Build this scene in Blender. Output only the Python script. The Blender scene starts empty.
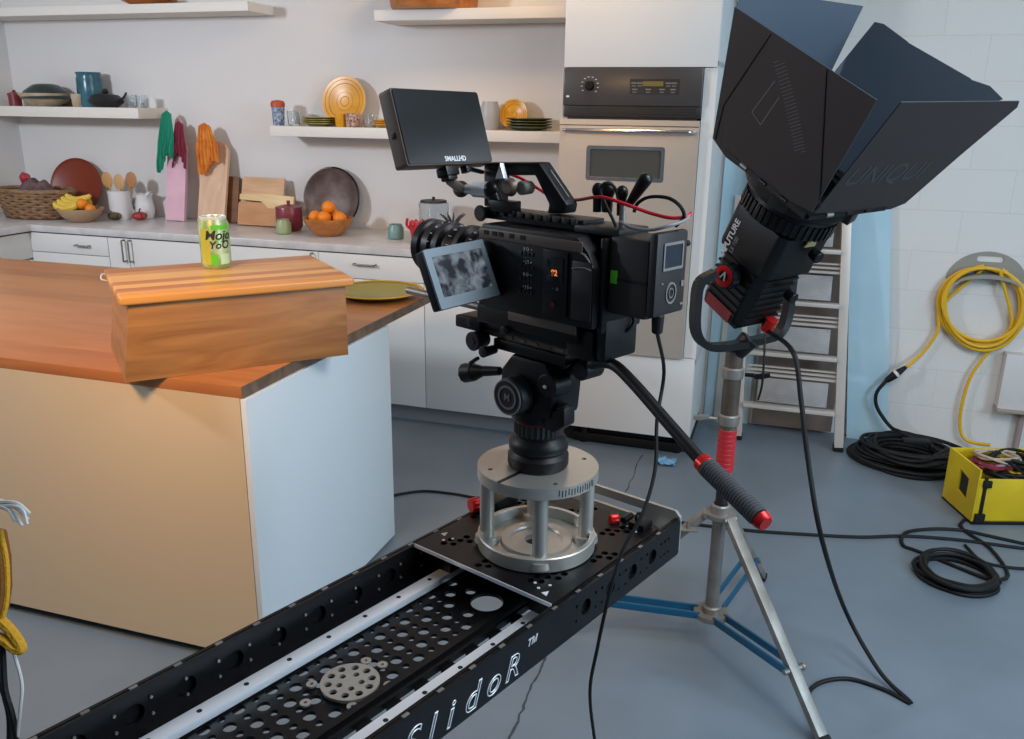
import bpy, bmesh, math, random
from math import sin, cos, radians, pi, sqrt, atan2
from mathutils import Vector, Matrix, noise
random.seed(7)
V = Vector
scene = bpy.context.scene
COL = scene.collection

# ------------------------------------------------------------------ camera
FPX = 860.0
PITCH, YAW, ROLL = radians(16.857), radians(17.528), radians(0.7725)
EYE = V((0, 0, 1.65))
_fw = V((-sin(YAW)*cos(PITCH), cos(YAW)*cos(PITCH), -sin(PITCH)))
_r = V((cos(YAW), sin(YAW), 0)); _u = _r.cross(_fw)
CR = _r*cos(ROLL) + _u*sin(ROLL); CU = -_r*sin(ROLL) + _u*cos(ROLL)
cam_data = bpy.data.cameras.new('camera'); cam = bpy.data.objects.new('camera', cam_data)
COL.objects.link(cam); scene.camera = cam
m3 = Matrix((CR, CU, -_fw)).transposed()
cam.matrix_world = Matrix.Translation(EYE) @ m3.to_4x4()
cam_data.sensor_width = 36; cam_data.lens = FPX/1024*36; cam_data.clip_start = 0.02

def ray(px, py): return (CR*(px-512) - CU*(py-369.5) + _fw*FPX)/FPX
def onz(px, py, z): d = ray(px, py); return EYE + d*((z-EYE.z)/d.z)
def ony(px, py, y): d = ray(px, py); return EYE + d*(y/d.y)
def onx(px, py, x): d = ray(px, py); return EYE + d*(x/d.x)
def mpp(P): return (V(P)-EYE).dot(_fw)/FPX          # metres per pixel at a point

# ------------------------------------------------------------------ world, lights, exposure
scene.view_settings.view_transform = 'Standard'
scene.view_settings.look = 'None'
scene.view_settings.exposure = -0.03
scene.view_settings.gamma = 1.0
scene.view_settings.use_curve_mapping = False
w = bpy.data.worlds.new('world'); scene.world = w; w.use_nodes = True
w.node_tree.nodes['Background'].inputs[0].default_value = (0.62, 0.76, 1.0, 1)
w.node_tree.nodes['Background'].inputs[1].default_value = 0.16

def area(name, loc, target, size, power, color, size_y=None, spread=180):
    d = bpy.data.lights.new(name, 'AREA'); d.energy = power; d.color = color
    d.size = size
    if size_y: d.shape = 'RECTANGLE'; d.size_y = size_y
    d.spread = radians(spread)
    o = bpy.data.objects.new(name, d); COL.objects.link(o); o.location = loc
    o.rotation_euler = (V(target)-V(loc)).to_track_quat('-Z', 'Y').to_euler()
    return o
area('window_light_left', (-3.9, 1.2, 2.3), (-2.7, 4.6, 1.2), 0.30, 62, (0.80, 0.88, 1.0))
area('warm_ceiling_lamp', (-0.95, 3.6, 2.95), (-1.5, 4.67, 1.7), 0.35, 13, (1.0, 0.66, 0.36))
area('warm_room_lamp', (-1.45, 0.7, 2.1), (-1.65, 1.95, 1.0), 0.3, 9.5, (1.0, 0.60, 0.30), spread=95)
area('window_light_right', (3.3, 1.2, 1.9), (-0.6, 2.8, 0.7), 1.5, 92, (0.56, 0.79, 1.0), 1.3)
area('ceiling_softbox', (1.1, 1.3, 2.7), (0.7, 1.9, 0), 1.2, 52, (0.88, 0.94, 1.0))

# ------------------------------------------------------------------ materials
def lin(c):
    if isinstance(c, str):
        c = c.lstrip('#'); c = [int(c[i:i+2], 16)/255 for i in (0, 2, 4)]
    return tuple((x/12.92 if x <= .04045 else ((x+.055)/1.055)**2.4) for x in c) + (1,)
def mat(name, col, rough=.5, metal=0., var=None, vs=6., bump=0., bs=60., stretch=(1, 1, 1), alpha=None, trans=0., emit=0., coat=0., spec=.5, detail=4., aniso=0):
    m = bpy.data.materials.new(name); m.use_nodes = True
    nt = m.node_tree; b = nt.nodes['Principled BSDF']
    b.inputs['Base Color'].default_value = lin(col)
    b.inputs['Roughness'].default_value = rough; b.inputs['Metallic'].default_value = metal
    b.inputs['Specular IOR Level'].default_value = spec
    b.inputs['Coat Weight'].default_value = coat
    b.inputs['Transmission Weight'].default_value = trans
    tc = nt.nodes.new('ShaderNodeTexCoord'); mp = nt.nodes.new('ShaderNodeMapping')
    mp.inputs['Scale'].default_value = stretch
    nt.links.new(tc.outputs['Object'], mp.inputs['Vector'])
    if var:
        n = nt.nodes.new('ShaderNodeTexNoise'); n.inputs['Scale'].default_value = vs; n.inputs['Detail'].default_value = detail
        nt.links.new(mp.outputs[0], n.inputs['Vector'])
        r = nt.nodes.new('ShaderNodeValToRGB'); r.color_ramp.elements[0].color = lin(col); r.color_ramp.elements[1].color = lin(var)
        r.color_ramp.elements[0].position = .38; r.color_ramp.elements[1].position = .62
        nt.links.new(n.outputs['Fac'], r.inputs[0]); nt.links.new(r.outputs[0], b.inputs['Base Color'])
    else:   # faint wear everywhere
        n = nt.nodes.new('ShaderNodeTexNoise'); n.inputs['Scale'].default_value = 9
        nt.links.new(mp.outputs[0], n.inputs['Vector'])
        mr = nt.nodes.new('ShaderNodeMapRange'); mr.inputs['To Min'].default_value = max(rough-.05, 0.02); mr.inputs['To Max'].default_value = min(rough+.05, 1)
        nt.links.new(n.outputs['Fac'], mr.inputs[0]); nt.links.new(mr.outputs[0], b.inputs['Roughness'])
    if bump:
        n2 = nt.nodes.new('ShaderNodeTexNoise'); n2.inputs['Scale'].default_value = bs
        nt.links.new(mp.outputs[0], n2.inputs['Vector'])
        bp = nt.nodes.new('ShaderNodeBump'); bp.inputs['Strength'].default_value = bump; bp.inputs['Distance'].default_value = .01
        nt.links.new(n2.outputs['Fac'], bp.inputs['Height']); nt.links.new(bp.outputs[0], b.inputs['Normal'])
    if emit: b.inputs['Emission Color'].default_value = lin(col); b.inputs['Emission Strength'].default_value = emit
    return m
def wood(name, c1, c2, rough=.45, sc=3., stretch=(1, 8, 8), rot=0, coat=0., bands=None):
    m = bpy.data.materials.new(name); m.use_nodes = True; nt = m.node_tree; b = nt.nodes['Principled BSDF']
    tc = nt.nodes.new('ShaderNodeTexCoord'); r0 = nt.nodes.new('ShaderNodeMapping'); r0.inputs['Rotation'].default_value = (0, 0, rot)
    mp = nt.nodes.new('ShaderNodeMapping'); mp.inputs['Scale'].default_value = stretch
    nt.links.new(tc.outputs['Object'], r0.inputs['Vector']); nt.links.new(r0.outputs[0], mp.inputs['Vector'])
    n = nt.nodes.new('ShaderNodeTexNoise'); n.inputs['Scale'].default_value = sc; n.inputs['Detail'].default_value = 8; n.inputs['Distortion'].default_value = .8
    nt.links.new(mp.outputs[0], n.inputs['Vector'])
    r = nt.nodes.new('ShaderNodeValToRGB'); e = r.color_ramp.elements
    e[0].color = lin(c1); e[1].color = lin(c2); e[0].position = .35; e[1].position = .65
    nt.links.new(n.outputs['Fac'], r.inputs[0])
    out = r.outputs[0]
    if bands:      # glued-up staves of different wood across local y: (width, [colours])
        wd, cols = bands
        sp = nt.nodes.new('ShaderNodeSeparateXYZ'); nt.links.new(r0.outputs[0], sp.inputs[0])
        dv = nt.nodes.new('ShaderNodeMath'); dv.operation = 'MULTIPLY_ADD'; dv.inputs[1].default_value = 1/wd; dv.inputs[2].default_value = 40
        nt.links.new(sp.outputs['Y'], dv.inputs[0])
        fl = nt.nodes.new('ShaderNodeMath'); fl.operation = 'FLOOR'; nt.links.new(dv.outputs[0], fl.inputs[0])
        wn = nt.nodes.new('ShaderNodeTexWhiteNoise'); wn.noise_dimensions = '1D'; nt.links.new(fl.outputs[0], wn.inputs['W'])
        r2 = nt.nodes.new('ShaderNodeValToRGB'); r2.color_ramp.interpolation = 'CONSTANT'
        for i, c in enumerate(cols):
            el = r2.color_ramp.elements[0] if i == 0 else r2.color_ramp.elements.new(i/len(cols))
            el.position = i/len(cols); el.color = lin(c)
        nt.links.new(wn.outputs['Value'], r2.inputs[0])
        mx = nt.nodes.new('ShaderNodeMix'); mx.data_type = 'RGBA'; mx.inputs[0].default_value = .62
        nt.links.new(out, mx.inputs[6]); nt.links.new(r2.outputs[0], mx.inputs[7]); out = mx.outputs[2]
    nt.links.new(out, b.inputs['Base Color'])
    b.inputs['Roughness'].default_value = rough; b.inputs['Coat Weight'].default_value = coat
    bp = nt.nodes.new('ShaderNodeBump'); bp.inputs['Strength'].default_value = .12; bp.inputs['Distance'].default_value = .004
    nt.links.new(n.outputs['Fac'], bp.inputs['Height']); nt.links.new(bp.outputs[0], b.inputs['Normal'])
    return m
def block_wall(name):
    m = bpy.data.materials.new(name); m.use_nodes = True; nt = m.node_tree; b = nt.nodes['Principled BSDF']
    tc = nt.nodes.new('ShaderNodeTexCoord'); sp = nt.nodes.new('ShaderNodeSeparateXYZ'); cb = nt.nodes.new('ShaderNodeCombineXYZ')
    nt.links.new(tc.outputs['Object'], sp.inputs[0]); nt.links.new(sp.outputs['X'], cb.inputs['X']); nt.links.new(sp.outputs['Z'], cb.inputs['Y'])
    bt = nt.nodes.new('ShaderNodeTexBrick'); bt.inputs['Scale'].default_value = 1; bt.inputs['Brick Width'].default_value = .40; bt.inputs['Row Height'].default_value = .20
    bt.inputs['Mortar Size'].default_value = .004; bt.inputs['Mortar Smooth'].default_value = .6
    bt.inputs['Color1'].default_value = lin('#d4d0ca'); bt.inputs['Color2'].default_value = lin('#d7d3cd'); bt.inputs['Mortar'].default_value = lin('#cfcbc5')
    nt.links.new(cb.outputs[0], bt.inputs['Vector']); nt.links.new(bt.outputs['Color'], b.inputs['Base Color'])
    n = nt.nodes.new('ShaderNodeTexNoise'); n.inputs['Scale'].default_value = 90
    nt.links.new(tc.outputs['Object'], n.inputs['Vector'])
    ad = nt.nodes.new('ShaderNodeMath'); ad.operation = 'MULTIPLY_ADD'; ad.inputs[1].default_value = -1.5
    nt.links.new(bt.outputs['Fac'], ad.inputs[0]); nt.links.new(n.outputs['Fac'], ad.inputs[2])
    bp = nt.nodes.new('ShaderNodeBump'); bp.inputs['Strength'].default_value = .22; bp.inputs['Distance'].default_value = .004
    nt.links.new(ad.outputs[0], bp.inputs['Height']); nt.links.new(bp.outputs[0], b.inputs['Normal'])
    b.inputs['Roughness'].default_value = .7
    return m
M = dict(
 wall=mat('painted_plaster', '#d6d2ce', .75, bump=.1, bs=25),
 block=block_wall('painted_block'),
 floor=mat('painted_concrete', '#69757f', .38, var='#717d88', vs=2.2, bump=.05, bs=18, spec=.4),
 crack=mat('floor_crack', '#3a3f45', .9),
 blue=mat('blue_light_tint', '#b4d0da', .6, var='#a9c8d4', vs=3),  # blue light falling on the white wall, put into the colour
 white=mat('white_laminate', '#d8d6d2', .35),
 seam=mat('seam_dark', '#77756f', .8),
 shelf=mat('white_shelf_paint', '#dcd6cc', .5),
 counter=mat('pale_grey_counter', '#c9c6c4', .28, var='#bdbab8', vs=12),
 kick=mat('grey_kickboard', '#8e8e90', .6),
 dark=mat('recess_shade', '#1a1a1c', .8),  # near-black, shade under cabinets and inside holes put into the colour
 islpanel=mat('cream_panel', '#cab89a', .55),
 islside=mat('white_side_panel', '#d2d9dc', .5),
 isltop=wood('oiled_butcher_block', '#a5673a', '#c08450', .32, 2.2, (1, 9, 9), bands=(.11, ['#b57545', '#bf7f4c', '#a76a3e', '#b87848'])),
 endgrain=wood('end_grain', '#5d4636', '#7d6450', .6, 14, (1, 1, 1)),
 boxwood=wood('worn_box_wood', '#85562a', '#a5733d', .5, 2.4, (1.2, 1.2, 9)),
 lidwood=wood('striped_lid_wood', '#c07f3e', '#d69a52', .35, 2, (1, 8, 8), bands=(.052, ['#dfae66', '#a3622f', '#c98a44', '#e6b874', '#955628'])),
 steel=mat('brushed_steel', '#c9bfb2', .36, .6, bump=.06, bs=40, stretch=(1, 1, 30)),
 ovendark=mat('oven_grey_glass', '#4c4846', .3, .3),
 ovenblack=mat('oven_black', '#262322', .4),
 glassdark=mat('oven_window', '#57544c', .12, .2),
 chrome=mat('chrome', '#d0d0d0', .15, 1),
 alu=mat('machined_aluminium', '#b4b0a8', .38, .65, bump=.04, bs=80),
 silver=mat('silver_rail', '#e6e9ee', .32, .35),
 alud=mat('dull_aluminium', '#98938c', .45, .6, var='#847f78', vs=14),
 black=mat('black_anodised', '#0d0d0f', .4, .2, spec=.35),
 blackp=mat('black_plastic', '#08080a', .45, spec=.35),
 blackr=mat('black_rubber', '#0d0e10', .6, bump=.1, bs=200, spec=.35),
 blackm=mat('black_satin_metal', '#131212', .35, .4),
 dgrey=mat('charcoal_plastic', '#1a1918', .5),
 bronze=mat('brownish_grey_metal', '#6a5d52', .42, .5),  # on the end plate's inner face the brown is a warm reflection
 screen=mat('glossy_black_glass', '#050607', .16, spec=.6),
 lcdframe=mat('lcd_frame', '#6f7b83', .4, .2),
 label=mat('white_print', '#d8d8d8', .6),
 dimlabel=mat('grey_print', '#6f6c6b', .6),
 red=mat('red_anodised', '#c01818', .3, .4),
 redtape=mat('red_tape', '#b3232a', .45),
 redwire=mat('red_wire', '#c8202c', .4),
 orangeg=mat('orange_readout', '#e0742a', .5, emit=1.0),
 green=mat('green_sticker', '#58c020', .5),
 barn_out=mat('barn_door_black', '#312a29', .6, .1),
 barn_in=mat('barn_door_inner', '#46525f', .42, .3),
 bluebrace=mat('blue_painted_steel', '#165a7c', .4, .3),
 ycord=mat('yellow_cord', '#dba917', .5),
 ycase=mat('yellow_case', '#dcbf14', .5, var='#cfae10', vs=5),
 greyplate=mat('grey_hanger', '#8d8a80', .6),
 ladder=mat('ladder_aluminium', '#ccc4ba', .4, .35),
 tread=mat('tread_mesh', '#7f858a', .5, .4),
 yplate=mat('yellow_glaze', '#d99c16', .3, var='#cc8c10', vs=12),
 gplate=mat('green_glaze', '#7b7f30', .35),
 olive=mat('olive_glaze', '#8a8038', .35),
 teal=mat('teal_glaze', '#23505f', .25, var='#376a78', vs=10),
 dgreen=mat('dark_green_glaze', '#2c3a35', .3),
 cream=mat('cream_glaze', '#b8a78e', .5, var='#a48f75', vs=20),
 iron=mat('cast_iron', '#1e1d22', .5),
 maroon=mat('maroon_enamel', '#7a2a34', .35),
 wbowl=wood('turned_wood', '#9a5a2a', '#b87438', .4, 4),
 bowlmetal=mat('hammered_metal_bowl', '#5d4c47', .5, .25, var='#776660', vs=14),
 lboard=wood('light_board_wood', '#c8a284', '#d8b495', .5, 3, (6, 6, 1)),
 dboard=wood('dark_board_wood', '#6b4426', '#7f5532', .5, 3, (1, 6, 6)),
 mboard=wood('maple_board_wood', '#c09468', '#d2aa80', .5, 3, (1, 6, 6)),
 pboard=mat('pink_board', '#d8aebb', .5, var='#cfa3b1', vs=8),
 wicker=wood('wicker', '#6d4c33', '#94724f', .7, 22, (1, 1, 3)),
 terracotta=mat('rust_tray', '#7c2c10', .4),
 orange=mat('orange_peel', '#e8820c', .45, bump=.25, bs=220),
 banana=mat('banana_peel', '#dcc24a', .5, var='#d2ae38', vs=8),
 lime=mat('green_yellow_fruit', '#b9a02c', .5),
 ceramic=mat('white_ceramic', '#d5d4d4', .3),
 squash1=mat('olive_squash', '#6b5630', .45, var='#3d3420', vs=30),
 squash2=mat('red_squash', '#7a1c20', .4, var='#a63a34', vs=30),
 cgreen=mat('green_cloth', '#14876a', .85, bump=.3, bs=150),
 cmaroon=mat('maroon_cloth', '#7c2338', .85, bump=.3, bs=150),
 corange=mat('orange_cloth', '#d98a34', .85, var='#c86a1c', vs=18, bump=.3, bs=150),
 cdark=mat('mauve_cloth', '#6b5350', .9, var='#4c3a38', vs=16, bump=.4, bs=80),
 redpot=mat('red_glaze', '#b3182a', .25),
 tealjar=mat('sage_jar', '#6d8f8f', .35),
 glass=mat('clear_glass', '#eef3f5', .05, trans=.97),
 can=mat('can_print', '#b9c9a0', .35, .3, var='#88a860', vs=26),
 cany=mat('can_yellow', '#c2bd4a', .35, .3),
 ink=mat('can_ink', '#1c2420', .5),
 bluerag=mat('blue_rag', '#6f9fc0', .9),
 brown=mat('brown_fabric', '#7c4a14', .9, bump=.3, bs=120),
 gold=mat('golden_strap', '#d39a1e', .8, bump=.3, bs=200),
 whitecord=mat('white_cord', '#cfcfca', .7),
 brass=mat('pale_wood_trim', '#b5a46a', .6),
 socket=mat('outlet_white', '#cfcac6', .5),
)
# grey reflection-like picture shown live on the small camera screen
def screen_picture():
    m = bpy.data.materials.new('camera_live_picture'); m.use_nodes = True; nt = m.node_tree; b = nt.nodes['Principled BSDF']
    tc = nt.nodes.new('ShaderNodeTexCoord'); n = nt.nodes.new('ShaderNodeTexNoise'); n.inputs['Scale'].default_value = 48; n.inputs['Detail'].default_value = 5; n.inputs['Distortion'].default_value = .4
    nt.links.new(tc.outputs['Object'], n.inputs['Vector'])
    r = nt.nodes.new('ShaderNodeValToRGB'); e = r.color_ramp.elements
    e[0].position = .42; e[0].color = lin('#23272f'); e[1].position = .64; e[1].color = lin('#95a1ad')
    nt.links.new(n.outputs['Fac'], r.inputs[0]); nt.links.new(r.outputs[0], b.inputs['Emission Color']); b.inputs['Emission Strength'].default_value = .55
    b.inputs['Base Color'].default_value = lin('#1a1d22'); b.inputs['Roughness'].default_value = .2
    return m
M['live'] = screen_picture()

# ------------------------------------------------------------------ mesh helpers
def frame(o, x, y):
    x = V(x).normalized(); y = V(y); y = (y - x*y.dot(x)).normalized(); z = x.cross(y)
    m = Matrix((x, y, z)).transposed().to_4x4(); m.translation = V(o); return m
def zframe(o, z):
    z = V(z).normalized(); t = V((0, 0, 1)) if abs(z.z) < .95 else V((1, 0, 0))
    x = t.cross(z).normalized(); y = z.cross(x)
    m = Matrix((x, y, z)).transposed().to_4x4(); m.translation = V(o); return m
I4 = Matrix.Identity(4)
OFF = {}
def smooth_path(pts, k=6, closed=False):
    P = [V(p) for p in pts]; n = len(P); out = []
    segs = n if closed else n-1
    for i in range(segs):
        p1, p2 = P[i], P[(i+1) % n]
        p0 = P[(i-1) % n] if (closed or i > 0) else p1*2-p2
        p3 = P[(i+2) % n] if (closed or i < n-2) else p2*2-p1
        for j in range(k):
            t = j/k
            out.append(.5*((2*p1)+(p2-p0)*t+(2*p0-5*p1+4*p2-p3)*t*t+(3*p1-p0-3*p2+p3)*t*t*t))
    if not closed: out.append(P[-1])
    return out
class MB:
    def __init__(s): s.bm = bmesh.new()
    def box(s, c, size, m=I4, bev=0., seg=2):
        r = bmesh.ops.create_cube(s.bm, size=1, matrix=m @ Matrix.Translation(V(c)) @ Matrix.Diagonal((*size, 1)))
        if bev:
            ed = {e for v in r['verts'] for e in v.link_edges}
            bmesh.ops.bevel(s.bm, geom=list(ed), offset=bev, segments=seg, affect='EDGES', profile=.6)
        return s
    def bar(s, a, b, wd, th, up=(0, 0, 1), bev=0.):
        a = V(a); b = V(b); m = frame((a+b)/2, b-a, up)
        return s.box((0, 0, 0), ((b-a).length, th, wd), m, bev)
    def cyl(s, a, b, r, r2=None, n=20, bev=0.):
        a = V(a); b = V(b); L = (b-a).length; r2 = r if r2 is None else r2
        if bev: prof = [(0, 0), (r-bev, 0), (r, bev), (r2, L-bev), (r2-bev, L), (0, L)]
        else: prof = [(0, 0), (r, 0), (r2, L), (0, L)]
        return s.lathe(prof, zframe(a, b-a), n)
    def lathe(s, prof, m=I4, n=28, sq=(1, 1), close=False):
        rings = []
        for r, h in prof:
            if abs(r) < 1e-7: rings.append([s.bm.verts.new(m @ V((0, 0, h)))])
            else: rings.append([s.bm.verts.new(m @ V((r*cos(2*pi*i/n)*sq[0], r*sin(2*pi*i/n)*sq[1], h))) for i in range(n)])
        pairs = list(zip(rings, rings[1:]))
        if close: pairs.append((rings[-1], rings[0]))
        for A, B in pairs:
            for i in range(n):
                j = (i+1) % n
                if len(A) == 1 and len(B) == 1: continue
                if len(A) == 1: s.bm.faces.new((A[0], B[i], B[j]))
                elif len(B) == 1: s.bm.faces.new((A[i], A[j], B[0]))
                else: s.bm.faces.new((A[i], A[j], B[j], B[i]))
        return s
    def prism(s, pts, m=I4, depth=.01, bev=0.):
        a = [s.bm.verts.new(m @ V((x, y, 0))) for x, y in pts]
        b = [s.bm.verts.new(m @ V((x, y, depth))) for x, y in pts]
        n = len(pts); fs = [s.bm.faces.new(a), s.bm.faces.new(b)]
        for i in range(n): fs.append(s.bm.faces.new((a[i], a[(i+1) % n], b[(i+1) % n], b[i])))
        if bev:
            bmesh.ops.recalc_face_normals(s.bm, faces=fs)
            ed = {e for f in fs for e in f.edges}
            bmesh.ops.bevel(s.bm, geom=list(ed), offset=bev, segments=2, affect='EDGES', profile=.6)
        return s
    def hexa(s, q, q2):
        a = [s.bm.verts.new(V(p)) for p in q]; b = [s.bm.verts.new(V(p)) for p in q2]
        s.bm.faces.new(a); s.bm.faces.new(b)
        for i in range(4): s.bm.faces.new((a[i], a[(i+1) % 4], b[(i+1) % 4], b[i]))
        return s
    def tube(s, pts, r, n=8, k=6, closed=False, smooth=True, taper=None):
        P = smooth_path(pts, k, closed) if smooth and len(pts) > 2 else [V(p) for p in pts]
        N = len(P); prev = None; rings = []
        for i, p in enumerate(P):
            if closed: t = (P[(i+1) % N]-P[i-1])
            else: t = P[min(i+1, N-1)]-P[max(i-1, 0)]
            if t.length < 1e-9: t = V((0, 0, 1))
            t.normalize()
            if prev is None:
                ref = V((0, 0, 1)) if abs(t.z) < .9 else V((1, 0, 0)); x = ref.cross(t).normalized()
            else:
                x = prev - t*prev.dot(t)
                x = x.normalized() if x.length > 1e-6 else V((1, 0, 0)).cross(t).normalized()
            prev = x; y = t.cross(x)
            rr = r if taper is None else r*taper(i/(N-1))
            rings.append([s.bm.verts.new(p + (x*cos(2*pi*j/n)+y*sin(2*pi*j/n))*rr) for j in range(n)])
        for i in range(N if closed else N-1):
            A, B = rings[i], rings[(i+1) % N]
            for j in range(n): s.bm.faces.new((A[j], A[(j+1) % n], B[(j+1) % n], B[j]))
        if not closed: s.bm.faces.new(rings[0]); s.bm.faces.new(rings[-1])
        return s
    def ball(s, c, r, sc=(1, 1, 1), m=I4, nz=0, u=20, v=12, f=6):
        res = bmesh.ops.create_uvsphere(s.bm, u_segments=u, v_segments=v, radius=1)
        for vt in res['verts']:
            d = vt.co.copy(); k = 1 + (nz*noise.noise(d*f*.3 + V(c)*7) if nz else 0)
            vt.co = m @ (V(c) + V((d.x*r*sc[0]*k, d.y*r*sc[1]*k, d.z*r*sc[2]*k)))
        return s
    def curve2d(s, splines, m, depth):
        cd = bpy.data.curves.new('tmp', 'CURVE'); cd.dimensions = '2D'; cd.fill_mode = 'BOTH'; cd.extrude = depth/2
        for sp in splines:
            q = cd.splines.new('POLY'); q.points.add(len(sp)-1); q.use_cyclic_u = True
            for i, (x, y) in enumerate(sp): q.points[i].co = (x, y, 0, 1)
        return s._curve(cd, m)
    def _curve(s, cd, m):
        ob = bpy.data.objects.new('tmp', cd); me = bpy.data.meshes.new_from_object(ob)
        me.transform(m); s.bm.from_mesh(me)
        bpy.data.objects.remove(ob); bpy.data.meshes.remove(me); bpy.data.curves.remove(cd)
        return s
    def text(s, body, size, m, depth=.0006, shear=0., align='CENTER', bold=0., outline=False):
        cd = bpy.data.curves.new('tmp', 'FONT'); cd.body = body; cd.size = size; cd.extrude = depth/2; cd.shear = shear
        cd.align_x = align; cd.align_y = 'CENTER'; cd.offset = bold
        if outline: cd.fill_mode = 'NONE'; cd.extrude = 0; cd.bevel_depth = outline
        return s._curve(cd, m)
    def grid(s, fn, nu, nv, thick=.0):
        g = [[s.bm.verts.new(V(fn(i/nu, j/nv))) for j in range(nv+1)] for i in range(nu+1)]
        fs = [s.bm.faces.new((g[i][j], g[i+1][j], g[i+1][j+1], g[i][j+1])) for i in range(nu) for j in range(nv)]
        if thick:
            bmesh.ops.recalc_face_normals(s.bm, faces=fs)
            bmesh.ops.solidify(s.bm, geom=fs, thickness=thick)
        return s
    def build(s, name, m, parent=None, loc=None, label=None, kind=None, angle=38):
        bmesh.ops.recalc_face_normals(s.bm, faces=s.bm.faces[:])
        off = OFF[parent.name] if parent is not None else V(loc or (0, 0, 0))
        bmesh.ops.translate(s.bm, verts=s.bm.verts[:], vec=-off)
        me = bpy.data.meshes.new(name); s.bm.to_mesh(me); s.bm.free()
        for p in me.polygons: p.use_smooth = True
        me.set_sharp_from_angle(angle=radians(angle))
        o = bpy.data.objects.new(name, me); COL.objects.link(o)
        if isinstance(m, str): m = M[m]
        me.materials.append(m)
        OFF[o.name] = off
        if parent is not None: o.parent = parent
        else: o.location = off
        if label: o['label'] = label
        if kind: o['kind'] = kind
        return o
def circle(cx, cy, r, n=16): return [(cx+r*cos(2*pi*i/n), cy+r*sin(2*pi*i/n)) for i in range(n)]
def rect(x0, y0, x1, y1): return [(x0, y0), (x1, y0), (x1, y1), (x0, y1)]
def rrect(x0, y0, x1, y1, r, k=5):
    o = []
    for cx, cy, a in ((x1-r, y1-r, 0), (x0+r, y1-r, 90), (x0+r, y0+r, 180), (x1-r, y0+r, 270)):
        for i in range(k+1): t = radians(a+90*i/k); o.append((cx+r*cos(t), cy+r*sin(t)))
    return o
def thing(name, label, cat, loc, group=None):
    o = bpy.data.objects.new(name, None); o.empty_display_size = .05; COL.objects.link(o); o.location = loc
    OFF[o.name] = V(loc); tag(o, label, cat, group); return o
def tag(o, label, cat, group=None):
    o['label'] = label; o['category'] = cat
    if group: o['group'] = group
    return o
def dup(root, loc, rz=0., label=None, sc=1.):
    r = root.copy(); COL.objects.link(r); r.location = loc; r.rotation_euler = (0, 0, rz); r.scale = (sc,)*3
    if label: r['label'] = label
    for ch in root.children:
        c = ch.copy(); COL.objects.link(c); c.parent = r
        for g in ch.children:
            d = g.copy(); COL.objects.link(d); d.parent = c
    return r
def struct(mb, name, m): return mb.build(name, m, kind='structure')

# ================================================================== THE ROOM
YW = 4.67      # back wall plane
XL = -4.93     # left wall plane
YF = 4.05      # cabinet fronts
CT = .955      # counter top height
f = struct(MB().box((-.6, 1.6, -.05), (8.9, 6.3, .1)), 'floor', 'floor')
def crack(pxs, w_):
    P = [onz(x, y, .0005) for x, y in pxs]; P = smooth_path(P, 5); mb = MB()
    P = [p + V((noise.noise(p*30), noise.noise(p*30+V((9, 9, 9))), 0))*.01 for p in P]
    for i in range(len(P)-1):
        t = (P[i+1]-P[i]).normalized(); nn = V((-t.y, t.x, 0))*w_*(.6+.6*random.random())/2
        mb.hexa([P[i]-nn, P[i]+nn, P[i+1]+nn, P[i+1]-nn], [P[i]-nn+V((0, 0, .0006)), P[i]+nn+V((0, 0, .0006)), P[i+1]+nn+V((0, 0, .0006)), P[i+1]-nn+V((0, 0, .0006))])
    o = mb.build('crack', 'crack', f)
crack([(547, 650), (541, 668), (530, 690), (520, 715), (508, 745)], .0075)
crack([(642, 455), (632, 478), (622, 500)], .005)
struct(MB().box((-1.0, YW+.05, 1.45), (8.1, .1, 3.1)), 'wall_back', 'block')
struct(MB().box((XL-.05, 2.2, 1.45), (.1, 5.0, 3.1)), 'wall_left', 'wall')
struct(MB().box((3.6, 2.2, 1.45), (.1, 5.0, 3.1)), 'wall_right', 'wall')
struct(MB().box((-.6, 2.0, 3.12), (8.9, 5.5, .1)), 'ceiling', 'wall')
# smooth plaster skin of the kitchen half of the back wall
struct(MB().box(((XL-.40)/2, YW-.006, 1.45), (-XL-.40, .012, 3.1)), 'trim_1', 'wall')
cl_ = thing('reflection_panel', 'long white glowing panel added unseen on the ceiling to reflect in the monitor', 'reflection panel', (2.9, 2.9, 3.07))  # unseen panel added to give the monitor screen something bright to reflect
MB().curve2d([rrect(-.35, -.7, .35, .7, .01), rrect(-.32, -.67, .32, .67, .01)], Matrix.Translation((2.9, 2.9, 3.045)), .04).build('reflection_panel_frame', 'white', cl_)
MB().box((2.9, 2.9, 3.05), (.64, 1.34, .02)).build('glow_face', mat('reflection_glow', '#e8f2ff', .5, emit=2.5), cl_)
# blue light on the wall between oven cabinet and ladder, painted as a strip
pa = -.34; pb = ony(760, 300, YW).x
struct(MB().box(((pa+pb)/2, YW-.006, 1.45), (pb-pa, .012, 3.0)), 'blue_light_strip', 'blue')
struct(MB().box((ony(862, 430, YW-.05).x, YW-.025, .075), (.09, .05, .02)), 'trim_3', 'brass')
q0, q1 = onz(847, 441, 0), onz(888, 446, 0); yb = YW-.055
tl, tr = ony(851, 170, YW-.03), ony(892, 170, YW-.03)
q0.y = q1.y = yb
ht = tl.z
o = MB().hexa([q0, q1, tr, tl], [p+V((0, .02, 0)) for p in (q0, q1, tr, tl)]).build('light_patch_board', 'blue', loc=q0)  # board added in place of a patch of blue light on the wall
tag(o, 'tall pale blue board standing in for blue light on the wall right of the ladder', 'board')

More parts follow.
